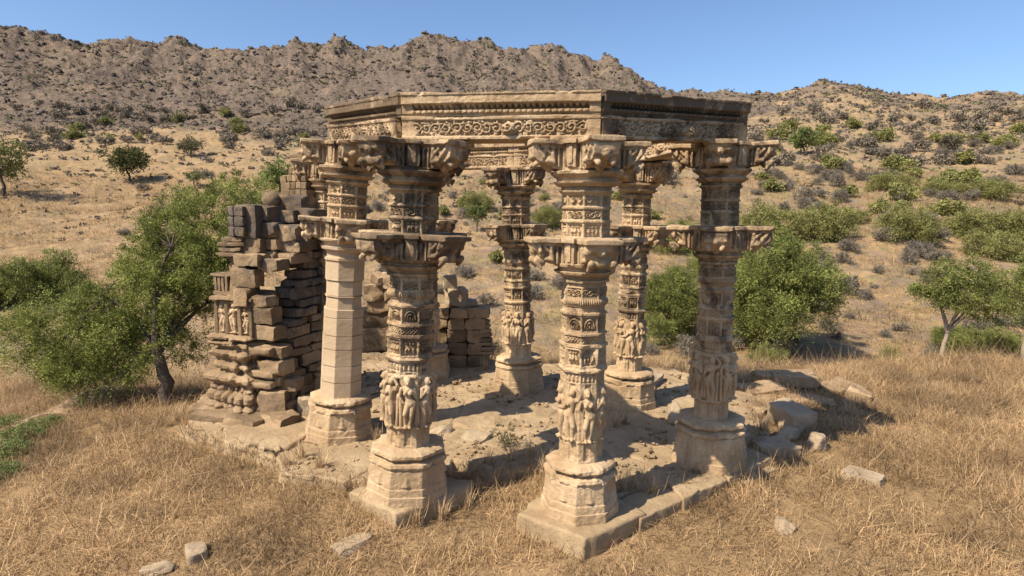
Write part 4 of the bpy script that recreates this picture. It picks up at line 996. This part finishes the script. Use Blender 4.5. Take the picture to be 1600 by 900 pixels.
scat(80,1000,1600,370,560,'grey',16,46); scat(40,560,900,290,500,'grey',20,44); scat(60,1180,1600,215,360,'grey',26,48); scat(10,180,460,240,400,'grey',20,40)
scat(55,1170,1600,165,260,'greyfar',26,56); scat(60,0,500,165,235,'greyfar',26,52); scat(16,500,1170,180,300,'greyfar',26,50)
scat(34,1180,1600,200,340,'far',30,70); scat(14,0,500,180,240,'far',26,50); scat(14,680,1080,240,420,'far',20,40); scat(6,540,700,280,380,'far',22,36)
# scrub and stones that nobody could count, on the mountain
def scrub():
    r=np.random.default_rng(5); n=24000; px=r.uniform(-500,2100,n); y=42+220*r.random(n)**.75; x=(px-800)/FPX*y
    z=terrain(x,y); s=(.25+.65*r.random(n)**2.2)*(y/200)**.7
    keep=(fbm(x/12,y/12,0,2,88)+.5*r.random(n)>-.1); x,y,z,s=x[keep],y[keep],z[keep],s[keep]; n=len(x)
    k=9; C=np.stack([x,y,z+.35*s],1)[:,None]+r.normal(size=(n,k,3))*s[:,None,None]*np.array([.5,.5,.28])
    D=r.normal(size=(n*k,3)); D/=np.linalg.norm(D,axis=1,keepdims=True)
    V,F,col=leaves(C.reshape(-1,3),D,1.1,.75,r,(.155,.128,.092),.22)
    sc_=np.repeat(np.repeat(s,k),4)[:,None]; ctr=np.repeat(C.reshape(-1,3),4,0); V=ctr+(V-ctr)*sc_
    g=np.repeat(np.repeat((r.random(n)<.12),k),4); col[g]=col[g]*np.array([.9,1.25,.7])
    o=link('hill_scrub',mk_mesh('hill_scrub',V,F,col=col),M_leaf); tag(o,'grey-brown scrub speckling the rocky hills','scrub',kind='stuff')
    n=16000; px=r.uniform(-500,2100,n); y=r.uniform(60,262,n); x=(px-800)/FPX*y; keep=(y>125)|(r.random(n)<.3); x,y=x[keep],y[keep]; n=len(x); z=terrain(x,y)
    P,Fc=cubegrid(2); d=P/np.linalg.norm(P,axis=1,keepdims=True); s=(.15+.95*r.random(n)**3)*np.clip(y/200,.3,1)
    V=d[None]*(s[:,None,None]*np.array([1,.9,.62]))*(1+.35*r.normal(size=(n,len(d),1)).clip(-1,1))+np.stack([x,y,z+s*.1],1)[:,None]
    F=(Fc[None]+np.arange(n)[:,None,None]*len(d)).reshape(-1,4)
    o=link('hill_stones',mk_mesh('hill_stones',V.reshape(-1,3),F),M_hill); tag(o,'brown boulders and stones strewn over the hills','stones',kind='stuff')
M_hill=stone_mat('hill_rock',(.15,.118,.098),(.235,.188,.155),(.37,.295,.24),stain_and_shade=(.12,.095,.08),scale=.1)
scrub()
# ---------------------------------------------------------------- grass
M_grass=leaf_mat('dry_grass',(1,1,1))
def blades(n,sample,hmin,hmax,wd,seed,base,var,name,label):
    r=np.random.default_rng(seed); x,y=sample(r,n); n=len(x); z=terrain(x,y)
    sd=floor_inside(x,y); z=np.where(sd<.06,-.035,z)
    tuft=fbm(x*2.3,y*2.3,0,3,91)
    h=(hmin+(hmax-hmin)*r.random(n)**2)*(1+.55*tuft).clip(.3,2)*np.clip(.45+np.hypot(x,y)/9,.5,9)
    a=r.uniform(0,2*PI,n)*.8+fbm(x*.9,y*.9,0,2,95)*2.5; lean=r.uniform(.25,1.45,n); w=wd*r.uniform(.6,1.4,n)
    dx,dy=np.cos(a)*np.sin(lean),np.sin(a)*np.sin(lean); dz=np.cos(lean)
    b0=np.stack([x,y,z-.01],1); curl=r.normal(size=(n,3))*.65; curl[:,2]-=.35
    D=np.stack([dx,dy,dz],1); p1=b0+D*(h*.5)[:,None]; p2=b0+(D+curl)*h[:,None]; 
    p2[:,2]=np.maximum(p2[:,2],z+.01)
    sa=a+PI/2+r.normal(size=n)*.5; S=np.stack([np.cos(sa),np.sin(sa),r.normal(size=n)*.2],1)*w[:,None]*.5
    V=np.stack([b0-S,b0+S,p1+S*.8,p1-S*.8,p2],1).reshape(-1,3)
    k=np.arange(n)*5; F=np.stack([k,k+1,k+2,k+3],1); T=np.stack([k+3,k+2,k+4],1)
    c=np.array(base)*(1+var*r.normal(size=(n,1)))*(1+.22*fbm(x*.8,y*.8,0,3,96))[:,None]
    pale=(r.random(n)<.16)[:,None]; c=np.where(pale,c*1.35,c); dk=(r.random(n)<.2)[:,None]; c=np.where(dk,c*.55,c)
    c=c*(1-.38*sst(.15,.5,-fbm(x*1.3,y*1.3,0,4,97)))[:,None]; c=np.clip(c,.02,.8); o=link(name,mk_mesh(name,V,F,T,col=np.repeat(c,5,0)),M_grass); tag(o,label,'grass',kind='stuff')
def near_sample(r,n):
    y=3.2+(17-3.2)*r.random(n)**.8; px=r.uniform(-250,1850,n); x=(px-800)/FPX*y
    d=fbm(x*1.1,y*1.1,0,3,98)+.5*fbm(x*5,y*5,0,2,99)
    sd=floor_inside(x,y); k=((sd>.03)|((sd>-.5)&(r.random(n)<np.exp(np.clip(sd,-9,0)/.13)*.7)&(d>-.1)))&(d+1.0*r.random(n)>-.3); 
    # keep clear of the ruin's and rocks' footprint
    return x[k],y[k]
blades(430000,near_sample,.04,.19,.0075,1,(.43,.295,.16),.17,'dry_grass','dry straw-coloured grass covering the hilltop')
def far_sample(r,n):
    y=15+(75-15)*r.random(n)**1.2; px=r.uniform(-200,1800,n); x=(px-800)/FPX*y
    d=fbm(x*.5,y*.5,0,3,98); k=(d+.7*r.random(n)>0.0); return x[k],y[k]
blades(330000,far_sample,.025,.08,.022,2,(.36,.245,.13),.17,'slope_grass','sparse dry grass on the slopes beyond the temple')
def tufts():
    """countable tall weeds near the stones"""
    r=random.Random(3)
    G='dry weeds sprouting round the temple floor'
    rr=np.random.default_rng(4); protos=[]
    for s in range(4):
        n=70; a=rr.uniform(0,2*PI,n); l=rr.uniform(.05,.7,n)**1.0; h=rr.uniform(.12,.4,n); p0=rr.normal(size=(n,3))*.025; p0[:,2]=0
        D=np.stack([np.cos(a)*np.sin(l),np.sin(a)*np.sin(l),np.cos(l)],1); p1=p0+D*(h*.55)[:,None]; p2=p0+D*h[:,None]+rr.normal(size=(n,3))*.035; p2[:,2]-=.03
        S=np.stack([-np.sin(a),np.cos(a),0*a],1)*.004; V=np.stack([p0-S,p0+S,p1+S*.8,p1-S*.8,p2],1).reshape(-1,3); k=np.arange(n)*5
        c=np.repeat(np.clip(np.array([(.50,.37,.22)])*(1+.2*rr.normal(size=(n,1))),.05,.8),5,0)
        protos.append(mk_mesh('weed',V,np.stack([k,k+1,k+2,k+3],1),np.stack([k+3,k+2,k+4],1),col=c))
    spots=[(712,742),(735,735),(765,728),(800,722),(830,715),(700,760),(748,752),(970,770),(990,765),(1005,755),(1020,770),(850,735),(470,720),(450,730),(500,735),(1145,590),(1165,590),(1185,585),(1200,595),(275,640),(290,650),(262,648),(650,800),(690,790),(730,775),(1215,640),(1225,655),(1350,628),(1330,640),(960,670),(975,665),(760,580),(1040,580),(1075,585),(590,690),(1190,675),(1460,590),(1520,600),(1560,605),(1430,600)]
    for i,(px,py) in enumerate(spots):
        x,y=at(px,py,-.05); 
        if py<606 and px>1380: x,y,_=ray_ground(px,py)
        g=max(gz(x,y),-.06) if floor_inside(np.array([x]),np.array([y]))[0]<0.05 else gz(x,y)
        o=link('dry_weed',protos[i%4],M_grass,None,(x,y,g),i*1.1); s=r.uniform(.7,1.25); o.scale=(s,s,s)
        wh=('in open grass on the right brow' if px>1380 else 'behind the fallen slabs on the right' if px>1300 else 'among the fallen slabs and boulders' if px>1180 and py>620 else 'behind the right pillar' if px>1120 else 'behind the back right pillar' if py<600 and px>1000 else 'on the floor behind the nearest pillar' if px>900 and py<700 else 'beside the base of the nearest pillar' if px>900 else 'at the floor edge behind the nearest pillar' if px>820 else 'in the gap between the two front plinths' if px>640 and py>700 else 'by the low heap of mouldings' if px>640 else 'behind the dark-stained pillar base' if px>560 else 'on the pale slab before the plain pillar' if px>400 else 'at the foot of the ruined wall')
        tag(o,'tuft of dry pale weeds '+wh,'weed',G+' '+wh)
tufts()
def twiggy(px,py,z,size,label,base,leafn,seed,name='small_shrub'):
    x,y=at(px,py,z); me,C=crown_mesh('foliage',[(0,0,.5,.45,.45,.42)],leafn,6,5,.06,.02,.16,base,seed,.2)
    root=empty(name,(x,y,z-.02),label,'plant'); root.scale=(size,)*3
    link('foliage',me,M_leaf,root); link('stem',branches('stem',(0,0,0),[(0,0,.1),(.02,0,.2)],C,.018,seed),M_bark,root)
twiggy(788,700,-.03,.42,'dark green twiggy plant growing in the floor between the front pillars',(.06,.07,.03),45,61)
twiggy(768,562,-.03,.55,'dry dark shrub right of the low heap of mouldings',(.12,.09,.06),40,62)
twiggy(1222,600,-.1,.3,'little dry plant among the fallen slabs',(.14,.14,.05),20,63)
twiggy(600,480,-.1,.4,'green weeds among the rubble',(.09,.13,.03),30,64)
twiggy(1217,655,-.2,.22,'green sprig in front of the fallen slabs',(.10,.16,.04),20,65)
def weedbed():
    G='green leafy weeds at the left edge'
    for i,(px,py,s,l) in enumerate([(12,672,.55,'green weed nearest the top of the left edge patch'),(40,690,.6,'green weed in the middle of the left edge patch'),(72,672,.5,'green weed at the right tip of the left edge patch'),(14,718,.6,'green weed in the lower left edge patch'),(8,748,.5,'green weed at the foot of the left edge patch')]):
        x,y,g=ray_ground(px,py); me,C=crown_mesh('foliage',[(0,0,.25,.5,.5,.2)],90,8,5,.06,.022,.16,(.19,.235,.08),70+i,.2)
        root=empty('green_weed',(x,y,g),l,'plant',G); root.scale=(s,)*3
        link('foliage',me,M_leaf,root); link('stem',branches('stem',(0,0,-.05),[(0,0,.05),(0,.02,.1)],C,.015,80+i),M_bark,root)
weedbed()

def rubble():
    r=np.random.default_rng(12); n=2600; x=r.uniform(-4.6,5.5,n); y=r.uniform(7.6,13,n); k=floor_inside(x,y)<-.05; w=fbm(x*1.2,y*1.2,0,3,33); k&=(w+.5*r.random(n)>.1); x,y=x[k],y[k]; n=len(x)
    P,Fc=cubegrid(2); d=P/np.linalg.norm(P,axis=1,keepdims=True); s=.008+.045*r.random(n)**5+.012*r.random(n)
    V=d[None]*(s[:,None,None]*np.array([1,.9,.6]))*(1+.3*r.normal(size=(n,len(d),1)).clip(-1,1)); a=r.uniform(0,6,n)[:,None]
    X=V[...,0]*np.cos(a)-V[...,1]*np.sin(a); Y=V[...,0]*np.sin(a)+V[...,1]*np.cos(a); V=np.stack([X+x[:,None],Y+y[:,None],V[...,2]+.0],-1)
    F=(Fc[None]+np.arange(n)[:,None,None]*len(d)).reshape(-1,4)
    o=link('floor_rubble',mk_mesh('floor_rubble',V.reshape(-1,3),F),M_floor); o.color=(.3,0,0,1); tag(o,'small stone chips littering the temple floor','rubble',kind='stuff')
rubble()
